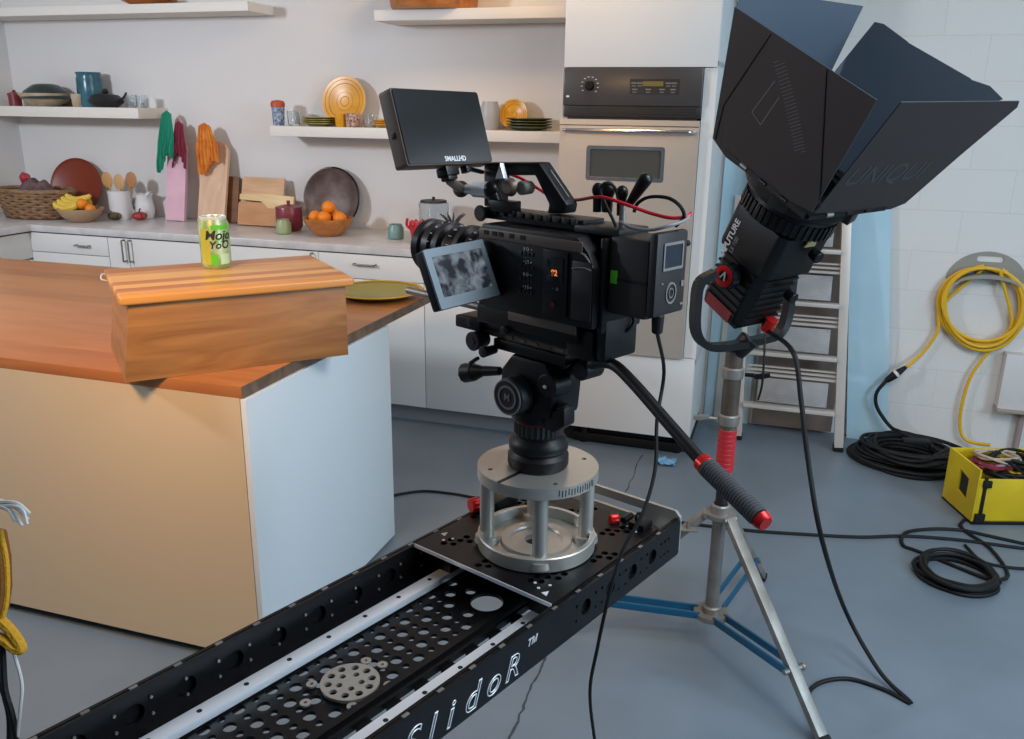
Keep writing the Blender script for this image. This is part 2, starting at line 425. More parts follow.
# ------------------------------------------------------------------ tall oven cabinet
OX0 = ony(558, 300, YF).x; OX1 = ony(689, 445, YF).x
OZ0 = .03
oc = thing('oven_cabinet', 'tall white cabinet housing the built-in wall oven', 'cabinet', ((OX0+OX1)/2, YF+.3, 0))
mb = MB(); W_ = OX1-OX0
ox0, ox1 = ony(562, 68, YF).x+.02, ony(706, 68, YF).x-.006
ot, ob = ony(640, 68, YF).z, ony(640, 353, YF).z
mid = (OX0+OX1)/2
mb.box((OX0+.012, YF+.3, 1.4), (.024, .6, 2.6)).box((OX1-.01, YF+.3, 1.4), (.02, .6, 2.6)).box((mid, YF+.59, 1.4), (W_, .02, 2.6)).box((mid, YF+.3, 2.69), (W_, .6, .02)).box((mid, YF+.3, ob-.02), (W_, .6, .02)).box((mid, YF+.3, ot+.02), (W_, .6, .02))
mb.box(((ox1+OX1)/2+.001, YF-.004, (ob+ot)/2), (OX1-ox1-.002, .01, ot-ob)).box(((ox0-.014+OX0)/2, YF-.004, (ob+ot)/2), (max(ox0-.014-OX0, .004), .01, ot-ob))
mb.build('body', 'white', oc)
MB().box((mid, YF-.009, (ot+2.7)/2), (W_-.004, .018, 2.7-ot-.006), bev=.002).build('door', 'white', oc)
MB().box((mid, YF-.009, (ob+.1)/2+.0), (W_-.004, .018, ob-.1-.006), bev=.002).build('door', 'white', oc, label='lower white drawer front under the oven')
MB().box((mid, YF+.32, .05), (W_-.02, .5, .1)).build('kickboard', 'dark', oc)
MB().box((mid+.02, YF+.05, .03), (.55, .03, .05), bev=.01).cyl((mid-.2, YF+.06, .0), (mid-.2, YF+.06, .08), .025).cyl((mid+.28, YF+.06, .0), (mid+.28, YF+.06, .08), .02).build('levelling_foot', 'blackp', oc)
# the oven
ov = thing('built_in_oven', 'stainless steel built-in wall oven with dark control panel', 'oven', ((ox0+ox1)/2, YF, ob))
oz = lambda py: ony(640, py, YF-.02).z
fx = lambda px, py: ony(px, py, YF-.03).x
z1, z2, z3 = oz(106), oz(118), oz(120)
MB().box(((ox0+ox1)/2, YF+.2, (ot+ob)/2), (ox1-ox0-.03, .42, ot-ob-.02)).build('carcass', 'ovenblack', ov)
pan = MB().box(((ox0+ox1)/2, YF-.018, (ot+z1)/2), (ox1-ox0, .036, ot-z1), bev=.004).build('control_panel', 'ovendark', ov)
kx, kz = fx(590, 87), oz(86)
MB().cyl((kx, YF-.036, kz), (kx, YF-.06, kz), .022, .018, bev=.003).box((kx, YF-.062, kz), (.006, .006, .036)).build('knob', 'blackp', pan)
mb = MB()
for a in range(-130, 150, 28):
    t = radians(a+90); mb.box((kx+.038*cos(t), YF-.0365, kz+.038*sin(t)), (.008, .001, .003), bev=0)
mb.box((fx(568, 97), YF-.0365, oz(97)), (.014, .001, .008))
mb.build('knob_marks', 'label', pan)
dx0, dx1, dz0, dz1 = fx(630, 92), fx(679, 92), oz(94), oz(79)
MB().box(((dx0+dx1)/2, YF-.037, (dz0+dz1)/2), (dx1-dx0, .003, dz1-dz0)).build('display', 'ovenblack', pan)
MB().box((dx0+(dx1-dx0)*.47, YF-.039, dz0+(dz1-dz0)*.68), ((dx1-dx0)*.42, .002, (dz1-dz0)*.32)).build('readout', mat('olive_readout', '#6f6030', .4), pan)
mb = MB()
for i in range(4):
    for rw in (.3, .72):
        u_ = (.08, .2, .78, .9)[i] if rw > .5 else (.1, .38, .66, .88)[i]
        mb.box((dx0+(dx1-dx0)*u_, YF-.0388, dz0+(dz1-dz0)*rw), (.024, .001, .006)); mb.box((dx0+(dx1-dx0)*u_, YF-.0388, dz0+(dz1-dz0)*rw-.012), (.018, .001, .004))
mb.build('buttons', 'dimlabel', pan)
mb = MB().box(((ox0+ox1)/2, YF-.012, (z1+z2)/2), (ox1-ox0, .024, z1-z2), bev=.003)
for i in range(4): mb.box(((ox0+ox1)/2, YF-.026, z2+(z1-z2)*(.2+.2*i)), (ox1-ox0-.04, .006, .004))
mb.build('vent_grille', 'ovenblack', ov)
ovx0 = ox0-.012
wx0, wx1, wz0, wz1 = fx(590, 165), fx(661, 165), oz(178), oz(150)
zf = z3
mb = MB()
m_ = frame((0, YF-.022, 0), (1, 0, 0), (0, 0, 1))
mb.curve2d([rect(ovx0, ob, ox1, zf), rrect(wx0, wz0, wx1, wz1, .008)], m_, .04)
dr = mb.build('door', 'steel', ov)
MB().box(((wx0+wx1)/2, YF-.03, (wz0+wz1)/2), (wx1-wx0+.004, .012, wz1-wz0+.004)).build('window', 'glassdark', dr)
m2_ = frame((0, YF-.043, 0), (1, 0, 0), (0, 0, 1))
MB().curve2d([rrect(wx0-.016, wz0-.016, wx1+.016, wz1+.016, .012), rrect(wx0, wz0, wx1, wz1, .008)], m2_, .003).build('window_trim', 'chrome', dr)
hz = oz(131)
MB().tube([(ovx0+.02, YF-.042, hz), (ovx0+.03, YF-.075, hz), (ovx0+.07, YF-.085, hz), ((ox0+ox1)/2, YF-.09, hz), (ox1-.07, YF-.085, hz), (ox1-.03, YF-.075, hz), (ox1-.02, YF-.042, hz)], .009, 12).build('handle', 'chrome', dr)
MB().box(((ovx0+ox1)/2, YF-.0425, oz(126)), (ox1-ovx0, .002, .004)).build('door_crease', 'ovendark', dr)

# ------------------------------------------------------------------ base cabinets and counter
XC = XL+.62
sx = [XC, ony(112, 260, YF).x, ony(320, 260, YF).x, ony(426, 330, YF).x, OX0-.003]
def hbar(mb, a, b, off=V((0, -.028, 0))):
    a = V(a); b = V(b); return mb.tube([a, a+off*.9, a+(b-a)*.12+off, b+(a-b)*.12+off, b+off*.9, b], .005, 8, 3)
names = ['base cabinet in the corner, with a stack of handled drawers', 'base cabinet with paired vertical door pulls, behind the drink can', 'base cabinet with one top drawer and bar handle, behind the green plate', 'base cabinet with a plain handleless door, directly left of the oven cabinet']
for i in range(4):
    a, b = sx[i], sx[i+1]; c_ = (a+b)/2; wd = b-a
    cb = thing('base_cabinet', 'white '+names[i], 'cabinet', (c_, YF+.3, 0), 'white base cabinets under the back counter')
    MB().box((c_, YF+.305, .5), (wd-.002, .59, .8)).build('body', 'white', cb)
    MB().box((c_, YF+.30, .05), (wd, .5, .1)).build('kickboard', 'kick', cb)
    zt = CT-.045; zd = ony(80, 254, YF).z
    if i == 0:
        for k, (za, zb) in enumerate(((zt, zd), (zd, .45), (.45, .1))):
            d = MB().box((c_, YF-.008, (za+zb)/2), (wd-.004, .018, za-zb-.004), bev=.0015).build('drawer', 'white', cb)
            hx = ony(86, 243, YF).x; hbar(MB(), (hx-.045, YF-.017, (za+zb)/2), (hx+.045, YF-.017, (za+zb)/2)).build('handle', 'alud', d)
    elif i == 1:
        ed = [a, ony(131, 250, YF).x, ony(225, 250, YF).x, b]
        for k in range(3):
            d = MB().box(((ed[k]+ed[k+1])/2, YF-.008, (zt+.1)/2), (ed[k+1]-ed[k]-.004, .018, zt-.1-.004), bev=.0015).build('door', 'white', cb)
            hx = ed[1]-.022 if k == 0 else (ed[1]+.022 if k == 1 else ed[3]-.03); z9 = ony(131, 240, YF).z
            hbar(MB(), (hx, YF-.017, z9), (hx, YF-.017, z9-.12)).build('handle', 'alud', d)
    elif i == 2:
        d = MB().box((c_, YF-.008, (zt+.78)/2), (wd-.004, .018, zt-.78-.004), bev=.0015).build('drawer', 'white', cb)
        hx = ony(367, 262, YF).x; hbar(MB(), (hx-.06, YF-.017, zt-.05), (hx+.06, YF-.017, zt-.05)).build('handle', 'bronze', d)
        MB().box((c_, YF-.008, (.78+.1)/2), (wd-.004, .018, .676), bev=.0015).build('door', 'white', cb)
    else:
        MB().box((c_, YF-.008, (CT-.045+.1)/2), (wd-.004, .018, CT-.145-.004), bev=.0015).build('door', 'white', cb)
for i, (ya, yb) in enumerate(((3.15, 4.04), (2.25, 3.14))):
    c_ = (ya+yb)/2; x_ = XC
    cb = thing('base_cabinet', 'white base cabinet under the left wall counter, '+('nearest the corner' if i == 0 else 'nearer than the corner one'), 'cabinet', (XL+.3, c_, 0), 'white base cabinets under the left counter')
    MB().box(((XL+x_)/2-.01, c_, .5), (x_-XL-.03, yb-ya, .8)).build('body', 'white', cb)
    MB().box(((XL+x_)/2-.05, c_, .05), (x_-XL-.15, yb-ya, .1)).build('kickboard', 'kick', cb)
    d = MB().box((x_-.008, c_, .83), (.018, yb-ya-.004, .15), bev=.0015).build('drawer', 'white', cb)
    hbar(MB(), (x_+.001, c_-.06, .83), (x_+.001, c_+.06, .83), V((.028, 0, 0))).build('handle', 'blackm', d)
    MB().box((x_-.008, c_, .425), (.018, yb-ya-.004, .64), bev=.0015).build('door', 'white', cb)
# L-shaped countertop
mb = MB()
m_ = frame((0, 0, CT-.04), (1, 0, 0), (0, 1, 0))
mb.prism([(XL+.002, 2.2), (XC+.02, 2.2), (XC+.02, YF-.02), (OX0-.004, YF-.02), (OX0-.004, YW-.014), (XL+.002, YW-.014)], m_, .04, bev=.003)
tag(mb.build('countertop', 'counter', loc=(-3, YW-.3, CT-.04)), 'pale grey L-shaped countertop along the back and left walls', 'countertop')

# ------------------------------------------------------------------ shelves
def shelf(x0, x1, zb, th, dep, label):
    o = MB().box(((x0+x1)/2, YW-.013-dep/2, zb+th/2), (x1-x0, dep, th), bev=.003).build('floating_shelf', 'shelf', loc=((x0+x1)/2, YW-.013, zb))
    return tag(o, label, 'shelf', 'thick white floating shelves')
SD = .26; YS = YW-.013-SD
s1z = ony(75, 117.5, YS).z; s1t = ony(75, 107, YS).z
shelf(XL+.004, ony(138, 112, YS).x, s1z, s1t-s1z, SD, 'short white floating shelf holding the green bowls and teapot')
s2z = ony(330, 137.5, YS).z; s2t = ony(330, 127, YS).z
shelf(ony(270, 130, YS).x, OX0-.004, s2z, s2t-s2z, SD, 'long white floating shelf behind the monitor, holding the yellow plates')
s3z = ony(460, 19.5, YS).z; s3t = ony(460, 8, YS).z
shelf(ony(374, 15, YS).x, OX0-.004, s3z, s3t-s3z, SD, 'upper white floating shelf left of the oven cabinet, a brown bowl on it')
s4z = ony(150, 13, YS).z
shelf(XL+.004, ony(248, 10, YS).x, s4z, .05, SD, 'upper white floating shelf in the top left corner')

def base(px, py, Y): return ony(px, py, Y)
# generic turned vessel given in pixels: profile radii/height factors
def vessel(name, label, cat, m, px, zb, Y, wpx, hpx, prof, group=None, parts=None, n=32, sq=(1, 1)):
    # x from the pixel column at base height
    d = ray(px, 0); x = None
    lo, hi = -100., 800.
    for _ in range(50):
        md = (lo+hi)/2
        if ony(px, md, Y).z > zb: lo = md
        else: hi = md
    P = ony(px, md, Y); s = mpp(P); r = wpx*s/2; h = hpx*s*1.03
    mb = MB().lathe([(a*r, b*h) for a, b in prof], Matrix.Translation(P), n, sq)
    if parts:
        t = thing(name, label, cat, P, group); b = mb.build(parts, m, t); return t, b, P, r, h
    o = mb.build(name, m, loc=P); tag(o, label, cat, group); return o, o, P, r, h
BOWL = [(0, 0), (.45, 0), (.5, .06), (.8, .4), (1, .95), (1, 1), (.94, 1), (.74, .45), (.4, .15), (0, .12)]
CUP = [(0, 0), (.8, 0), (.86, .05), (1, 1), (.93, 1), (.8, .1), (0, .08)]
JAR = [(0, 0), (.85, 0), (1, .08), (1, .75), (.8, .92), (.8, 1), (.7, 1), (.7, .9), (.9, .72), (.9, .1), (0, .08)]
PLATE = [(0, 0), (.5, 0), (.62, .3), (1, 1), (1, 1.25), (.96, 1.25), (.6, .55), (0, .45)]

# --- left shelf
S1 = s1t+.0005; Y1 = YW-.15
vessel('storage_tin', 'small dull red lidded tin at the far left end of the left shelf', 'tin', 'maroon', 16, S1, Y1, 12, 13, [(0, 0), (1, 0), (1, .75), (1.08, .75), (1.08, .9), (.3, 1), (.2, 1.15), (0, 1.15)])
vessel('mixing_bowl', 'wide cream patterned bowl on the left shelf, under the dark green one', 'bowl', 'cream', 47, S1, Y1, 50, 12, BOWL)
vessel('serving_bowl', 'dark green bowl turned upside down on the cream bowl', 'bowl', 'dgreen', 47, S1+.045, Y1, 48, 14, [(0, .0), (.96, .0), (1, .05), (.85, .5), (.5, .92), (.3, 1), (0, 1)])
vessel('small_cup', 'small brown cup between the bowls and the teal vase', 'cup', 'cream', 79, S1, YW-.19, 13, 12, CUP)
vessel('ceramic_vase', 'teal blue glazed cylindrical vase on the left shelf', 'vase', 'teal', 92, S1, YW-.13, 24, 32, [(0, 0), (.9, 0), (1, .1), (.98, .8), (.9, .9), (.98, 1), (.85, 1), (.85, .2), (0, .1)])
t, b, P, r, h = vessel('teapot', 'black cast iron teapot at the right of the left shelf', 'teapot', 'iron', 107, S1, YW-.19, 34, 12, [(0, 0), (.6, 0), (.95, .35), (1, .55), (.7, .95), (.3, 1.05), (0, 1.1)], parts='body')
MB().tube([P+V((r*.8, 0, h*.5)), P+V((r*1.25, 0, h*.75)), P+V((r*1.5, 0, h*1.15))], .008, 8, taper=lambda u: 1.2-.5*u).build('spout', 'iron', t)
MB().lathe([(0, 0), (r*.12, 0), (r*.2, .012), (r*.1, .03), (0, .03)], Matrix.Translation(P+V((0, 0, h*1.05)))).build('lid_knob', 'iron', t)
for k, px in enumerate((138, 148)):
    vessel('drinking_glass', ['clear drinking glass nearest the teapot', 'clear drinking glass at the right end of the left shelf'][k], 'glass', 'glass', px-6, S1, YW-.13-.04*k, 10, 12, CUP)
# --- top left shelf: shallow tray
vessel('wooden_tray', 'shallow brown tray on the top left shelf', 'tray', 'wbowl', 148, s4z+.0505, YW-.14, 56, 6, PLATE)
# --- right middle shelf
S2 = s2t+.0005; Y2 = YW-.15
t, b, P, r, h = vessel('spice_jar', 'blue and white jar with an orange-red lid on the long shelf', 'jar', mat('blue_white_jar', '#a9b4c4', .3, var='#46597c', vs=60), 279, S2, YW-.17, 13, 17, CUP[:4]+[(.9, 1), (0, 1)], parts='body')
MB().lathe([(0, 0), (r*1.05, 0), (r*1.1, .02), (r*.9, .034), (0, .04)], Matrix.Translation(P+V((0, 0, h)))).build('lid', mat('rust_lid', '#b5481e', .5), t)
vessel('drinking_glass', 'clear glass tumbler between the spice jar and green plates', 'glass', 'glass', 294, S2, YW-.15, 13, 14, CUP)
for k in range(4):
    vessel('small_plate', 'olive green plate in the stack beside the yellow platter, number %s from the bottom' % ('one', 'two', 'three', 'four')[k], 'plate', 'olive', 320, S2+.0105*k, Y2, 35, 2.6, PLATE, 'olive green plates stacked on the long shelf')
def stand_plate(name, label, m, px, ztop_px, zb, Y, wpx, tilt, ringm=None):
    lo, hi = -100., 800.
    for _ in range(50):
        md = (lo+hi)/2
        if ony(px, md, Y).z > zb: lo = md
        else: hi = md
    P = ony(px, md, Y); r = wpx*mpp(P)/2
    n_ = V((0, -cos(tilt), sin(tilt))); c = P + V((0, sin(tilt)*r, cos(tilt)*r)) + n_*.004
    Mx = zframe(c, n_)
    t = thing(name, label, 'plate', P)
    MB().lathe([(0, 0), (r*.5, 0), (r*.62, .006), (r, .02), (r, .026), (r*.95, .026), (r*.6, .012), (0, .009)], Mx, 40).build('plate_body', m, t)
    mb = MB()
    for q in (.18, .36, .7, .85):
        hh = .0095 if q < .6 else .012+(q-.6)*.038
        mb.lathe([(r*q, hh), (r*(q+.012), hh+.0025), (r*(q+.03), hh)], Mx, 40)
    mb.build('glaze_ring', ringm or m, t)
    return t, c, r
stand_plate('yellow_platter', 'large round yellow plate standing against the wall on the long shelf', 'yplate', 345, 72, S2, YW-.10, 48, radians(10), mat('amber_ring', '#9a5f0a', .4))
vessel('patterned_cup', 'red and white patterned cup in front of the yellow platter', 'cup', mat('cup_pattern', '#c9b9a8', .4, var='#8a3a2c', vs=90), 353, S2, YW-.21, 15, 13, CUP)
vessel('small_cup', 'yellow glazed cup in front of the yellow platter, left of the patterned one', 'cup', 'yplate', 341, S2, YW-.21, 12, 12, CUP)
vessel('drinking_glass', 'clear tumbler right of the patterned cup', 'glass', 'glass', 370, S2, YW-.15, 14, 12, CUP)
for k in range(3):
    vessel('saucer', 'small yellow saucer in the stack half hidden by the monitor', 'saucer', 'yplate', 386, S2+.011*k, Y2, 26, 2.8, PLATE, 'yellow saucers stacked behind the monitor')
vessel('storage_jar', 'grey-white jar on the long shelf just right of the monitor', 'jar', 'cream' if False else mat('pale_grey_jar', '#a6a8aa', .4), 490, S2, YW-.12, 20, 26, JAR)
stand_plate('gold_plate', 'small golden plate standing by the green dishes near the oven', 'yplate', 514, 101, S2, YW-.09, 29, radians(12), mat('ochre_ring', '#a9802a', .4))
for k in range(4):
    vessel('deep_plate', 'dark green dish stacked beside the oven cabinet on the long shelf', 'dish', mat('moss_glaze', '#4d512c', .4) if k == 0 else 'dgreen' if False else bpy.data.materials['moss_glaze'], 529, S2+.014*k, YW-.16, 46, 3.2, PLATE, 'dark green dishes stacked by the oven')
# --- top right shelf
vessel('wooden_bowl', 'large brown wooden bowl on the upper shelf, cut by the top of the frame', 'bowl', 'wbowl', 434, s3t+.0005, YW-.15, 96, 34, [(0, 0), (.86, 0), (.9, .1), (1, 1), (.95, 1), (.82, .12), (0, .08)])

# ================================================================== COUNTER ITEMS
ZC = CT+.0005
# wicker basket
def ck(px, py): return onz(px, py, ZC)
bp = V((ck(34, 218).x-.0, YW-.36, ZC))
bk = thing('wicker_basket', 'oval woven wicker basket in the corner of the counter', 'basket', bp)
br = 43*mpp(bp)
mb = MB()
for k in range(10):
    h = .019+.0165*k; rr = br*(.82+.18*k/8)
    mb.tube([bp+V((rr*cos(a)*1.0, rr*.55*sin(a), h+.006*sin(a*14+k*pi))) for a in [2*pi*i/56 for i in range(56)]], .0105, 6, 1, closed=True, smooth=False)
mb.build('weave', 'wicker', bk)
MB().lathe([(0, 0), (br*.84, 0), (br*.96, .14), (br*.93, .14), (br*.8, .01), (0, .01)], Matrix.Translation(bp), 40, (1, .55)).build('lining', mat('basket_lining', '#4c3322', .8), bk)
MB().tube([bp+V((br*1.0*cos(a), br*.56*sin(a), .172)) for a in [2*pi*i/40 for i in range(40)]], .013, 8, 1, closed=True, smooth=False).build('rim', 'wicker', bk)
def heap(cx, cy, rx, ry, h, z0, sd):
    def fn(u, v):
        a = 2*pi*u; r = v
        x = cx+rx*r*cos(a)*(1+.12*noise.noise(V((cos(a)*2, sin(a)*2, sd)))); y = cy+ry*r*sin(a)
        return (x, y, z0+h*(1-r**2.2)*(1+.4*noise.noise(V((x*14, y*14, sd)))) + .02*noise.noise(V((x*40, y*40, sd))))
    return fn
o = MB().grid(heap(bp.x+.02, bp.y, br*.62, br*.33, .10, bp.z+.135, 3.), 40, 12, .004).build('napkin_heap', 'cdark', loc=bp+V((0, 0, .12)))
tag(o, 'crumpled mauve-brown cloth heaped in the wicker basket', 'cloth')
pr = ony(25, 178, YW-.34)
o = MB().ball(pr, .035, (1, .8, 1), nz=.3, f=5).ball(pr+V((.02, .0, -.035)), .028, nz=.3).build('red_pepper', mat('red_pepper_skin', '#a32838', .4), loc=pr)
tag(o, 'small red pepper on top of the basket, left side', 'vegetable')
# rust tray leaning
tp = ony(80, 205, YW-.10)
rt = 55*mpp(tp)/2
n_ = V((.15, -.96, .22)).normalized()
o = MB().lathe([(0, 0), (rt*.9, 0), (rt, .012), (rt, .02), (rt*.9, .008), (0, .008)], zframe(V((tp.x, tp.y, ZC+rt*.97)), n_), 44).build('round_tray', 'terracotta', loc=(tp.x, tp.y, ZC))
tag(o, 'round rust-red tray standing on edge behind the fruit bowl', 'tray')
# fruit bowl
t, b, P, r, h = vessel('fruit_bowl', 'tan ceramic fruit bowl holding bananas in front of the rust tray', 'bowl', mat('tan_glaze', '#a98a6c', .45), 82, ZC, YW-.42, 43, 13, BOWL, parts='bowl_body')
for k in range(4):
    c0 = P+V((-.085+.012*k, -.02+.022*k, h*.95+.016*k)); mb = MB()
    mb.tube([c0+V((-.07, -.02, .03)), c0+V((-.05, -.02, .012)), c0+V((0, -.015, -.002)), c0+V((.06, 0, .012)), c0+V((.085, .01, .03))], .019, 8, 5, taper=lambda u: .3+.9*sin(pi*min(max(u, .05), .95))**.5)
    tag(mb.build('banana', 'banana', loc=c0), 'ripe yellow banana of the bunch in the tan fruit bowl', 'banana', 'bananas in the tan fruit bowl')
for k, (dx, dy, dz, rr, nm, ll, mm) in enumerate(((.02, .0, .045, .035, 'orange', 'orange on top, beside the bananas in the tan fruit bowl', 'orange'), (.085, -.01, .02, .03, 'orange', 'orange at the right rim of the tan fruit bowl', 'orange'), (-.02, .06, .045, .045, 'melon', 'small yellow-green melon at the back of the tan fruit bowl', 'lime'))):
    c0 = P+V((dx, dy, h*.75+dz)); tag(MB().ball(c0, rr, (1, 1, .94)).cyl(c0+V((0, 0, rr*.9)), c0+V((0, 0, rr*.97)), .004).build(nm, mm, loc=c0), ll, 'fruit')
# utensil crock with wooden spoons
t, b, P, r, h = vessel('utensil_crock', 'white ceramic crock holding wooden spoons', 'crock', 'ceramic', 122, ZC, YW-.22, 21, 27, [(0, 0), (.85, 0), (1, .15), (1, .85), (1.05, 1), (.95, 1), (.88, .15), (0, .08)], parts='crock_body')
for k, (dx, px, py) in enumerate(((-.03, 107, 180), (.0, 119, 182), (.03, 131, 180))):
    a = P+V((dx*.5, 0, .02)); e = ony(px, py, YW-.2); d = (e-a).normalized()
    mb = MB().tube([a, a+d*((e-a).length-.02)], .006, 8).ball((0, 0, 0), .050, (.85, .16, 1.0), m=Matrix.Translation(e) @ Matrix.Rotation(.2*(k-1), 4, 'Y'))
    tag(mb.build('wooden_spoon', mat('spoon_wood%d' % k, ['#b98a54', '#c09a68', '#a87648'][k], .6), loc=a), 'wooden spoon in the white crock, '+('leaning left', 'upright in the middle', 'leaning right')[k], 'spoon')
t, b, P, r, h = vessel('milk_jug', 'white jug with a pointed spout right of the utensil crock', 'jug', 'ceramic', 146, ZC, YW-.12, 19, 22, [(0, 0), (.8, 0), (1, .3), (.9, .65), (.8, .9), (.95, 1.05), (.88, 1.05), (.72, .9), (0, .1)], parts='jug_body')
MB().prism([(0, 0), (.05, .055), (.0, .035)], frame(P+V((r*.5, -.01, h*.82)), (1, 0, 0), (0, 0, 1)), .02, bev=.003).build('spout', 'ceramic', t)
MB().tube([P+V((-r*.8, 0, h*.8)), P+V((-r*1.4, 0, h*.75)), P+V((-r*1.4, 0, h*.4)), P+V((-r*.9, 0, h*.25))], .006).build('handle', 'ceramic', t)
for px, m, ll in ((116, 'squash1', 'small olive striped squash in front of the white crock'), (140, 'squash2', 'small red mottled squash in front of the white jug')):
    P = ck(px, 220); P.z = ZC+.026
    t = thing('squash', ll, 'squash', (P.x, P.y, ZC))
    def sq(u, v, P=P):
        a = 2*pi*u; ph = pi*v; r = .042*(1+.10*cos(a*8))*sin(ph); return (P.x+r*cos(a), P.y+r*sin(a), P.z+.026*cos(ph)*(1-.0*v))
    MB().grid(sq, 48, 14).build('flesh', m, t)
    MB().tube([P+V((0, 0, .02)), P+V((.004, 0, .036)), P+V((.012, 0, .044))], .005, 6).build('stem', 'brown', t)

# leaning boards
def lean_board(name, label, m, px0, px1, py_top, Yb, lean, th=.02, shape='rect', hole=False, py_base=None, group=None):
    A = ony((px0+px1)/2, 0, Yb); lo, hi = -50., 600.
    for _ in range(50):
        md = (lo+hi)/2
        if ony((px0+px1)/2, md, Yb).z > ZC: lo = md
        else: hi = md
    P = ony((px0+px1)/2, md, Yb); s = mpp(P); wd = (px1-px0)*s; top = ony((px0+px1)/2, py_top, Yb+lean).z - ZC
    L = sqrt(top**2+lean**2); up = V((0, lean, top)).normalized(); z = V((1, 0, 0)).cross(up)
    m_ = frame(P+V((0, 0, .001)), (1, 0, 0), up)
    if shape == 'rect': out = rrect(-wd/2, 0, wd/2, L, .012)
    elif shape == 'round': out = [(-wd/2, 0), (wd/2, 0), (wd/2, L-wd*.35)]+[(wd/2*cos(t), L-wd*.35+wd*.35*sin(t)) for t in [pi*i/14 for i in range(1, 14)]]+[(-wd/2, L-wd*.35)]
    elif shape == 'neck': out = [(-wd/2, 0), (wd/2, 0), (wd/2, L*.72), (wd*.2, L*.8), (wd*.14, L*.97), (0, L), (-wd*.14, L*.97), (-wd*.2, L*.8), (-wd/2, L*.72)]
    mb = MB(); spl = [out]
    if hole: spl.append(circle(0, L-.035, .012))
    mb.curve2d(spl, m_ @ Matrix.Translation((0, 0, th/2)), th)
    o = mb.build(name, m, loc=P); tag(o, label, 'cutting board', group); return o, P, up, wd, L
_, PB, PU, PW, PL = lean_board('cutting_board', 'pink painted cutting board leaning on the wall, green cloth over it', 'pboard', 166, 188, 118, YW-.16, .12, shape='neck')
_, LB, LU, LW, LL = lean_board('cutting_board', 'tall pale wood cutting board with an orange cloth on top', 'lboard', 197, 228, 142, YW-.17, .12, shape='round')
lean_board('cutting_board', 'dark brown wide board lying lowest against the wall', 'dboard', 224, 240, 177, YW-.11, .06)
lean_board('cutting_board', 'wide maple cutting board with rounded corners behind the maroon pot', 'mboard', 238, 286, 178, YW-.13, .07)
lean_board('cutting_board', 'lower honey-coloured board in front of the wide maple one', wood('honey_board', '#b07a4a', '#c08c5a', .5, 3, (1, 6, 6)), 236, 283, 203, YW-.17, .03)
# paddle board with handle
P = ony(270, 200, YW-.14); s = mpp(P)
m_ = frame(P, (1, 0, -.03), (0, .2, 1))
o = MB().prism([(-.20, -.012), (-.05, -.014), (.0, -.05), (.17, -.05), (.17, .03), (-.03, .034), (-.20, .022)], m_, .018, bev=.004).build('paddle_board', wood('pale_paddle', '#cfae7c', '#dcc090', .5, 3, (1, 6, 6)), loc=P)
tag(o, 'pale paddle board with its handle pointing left, across the maple board', 'cutting board')

# draped cloths
def cloth(name, label, m, top, wd, drop, sd, folds=3, lean=V((0, 0, 0)), skew=0.):
    def fn(u, v):
        x = (u-.5)*wd*(.55+.45*min(1, v*2))
        w_ = .018*sin(u*folds*2*pi+sd)+.012*noise.noise(V((u*4, v*3, sd)))
        z = -drop*v*(1+.18*sin(u*5+sd)) + .02*(1-abs(u-.5)*2)
        y = -.022-abs(w_)*(.4+v) - .01*v
        return V(top)+V((x+skew*v, y, z))
    o = MB().grid(fn, 30, 26, .004).build(name, m, loc=top); return tag(o, label, 'cloth')
g0 = ony(176, 114, YW-.08)
cloth('dish_towel', 'green towel draped over the top of the pink board', 'cgreen', g0+V((-.03, -.02, 0)), .12, .30, 1., skew=-.03)
cloth('dish_towel', 'maroon towel hanging behind the green one on the pink board', 'cmaroon', g0+V((.035, -.0, -.06)), .10, .23, 2.3, skew=-.01)
g1 = ony(212, 126, YW-.08)
cloth('dish_towel', 'orange towel draped over the tall pale board', 'corange', g1+V((-.015, -.03, 0)), .15, .25, .4, skew=.02)

# maroon pot and jars
t, b, P, r, h = vessel('lidded_pot', 'small maroon enamel pot with lid in front of the maple board', 'pot', 'maroon', 290, ZC, YW-.27, 26, 21, [(0, 0), (.8, 0), (1, .2), (1, .85), (.95, 1), (0, 1)], parts='pot_body')
MB().lathe([(0, 0), (r*1.03, 0), (r*1.0, .01), (r*.4, .022), (r*.12, .024), (r*.14, .045), (0, .047)], Matrix.Translation(P+V((0, 0, h)))).build('lid', 'maroon', t)
vessel('small_jar', 'small pale green jar in front of the maroon pot', 'jar', mat('pale_green_jar', '#8f9a6f', .4), 284, ZC, YW-.40, 15, 14, JAR)
# dark leaning bowl
bpnt = ony(331, 222, YW-.12); bpnt.z = ZC
rb = 60*mpp(bpnt)/2; n_ = V((.12, -cos(radians(10)), sin(radians(10)))).normalized()
upv = (V((0, 0, 1))-n_*n_.z).normalized()
cb_ = bpnt + upv*rb*1.02
t = thing('metal_bowl', 'large dark hammered bowl leaning upright on the wall behind the oranges', 'bowl', bpnt)
MB().lathe([(0, -.07), (rb*.4, -.066), (rb*.8, -.035), (rb, 0), (rb, .004), (rb*.97, .004), (rb*.78, -.03), (rb*.4, -.058), (0, -.062)], zframe(cb_, n_), 48).build('bowl_body', 'bowlmetal', t)
MB().tube([cb_+(V((1, 0, 0))*cos(a)+upv*sin(a))*rb*.99 for a in [2*pi*i/60 for i in range(60)]], .005, 8, 1, closed=True, smooth=False).build('rim', 'blackm', t)
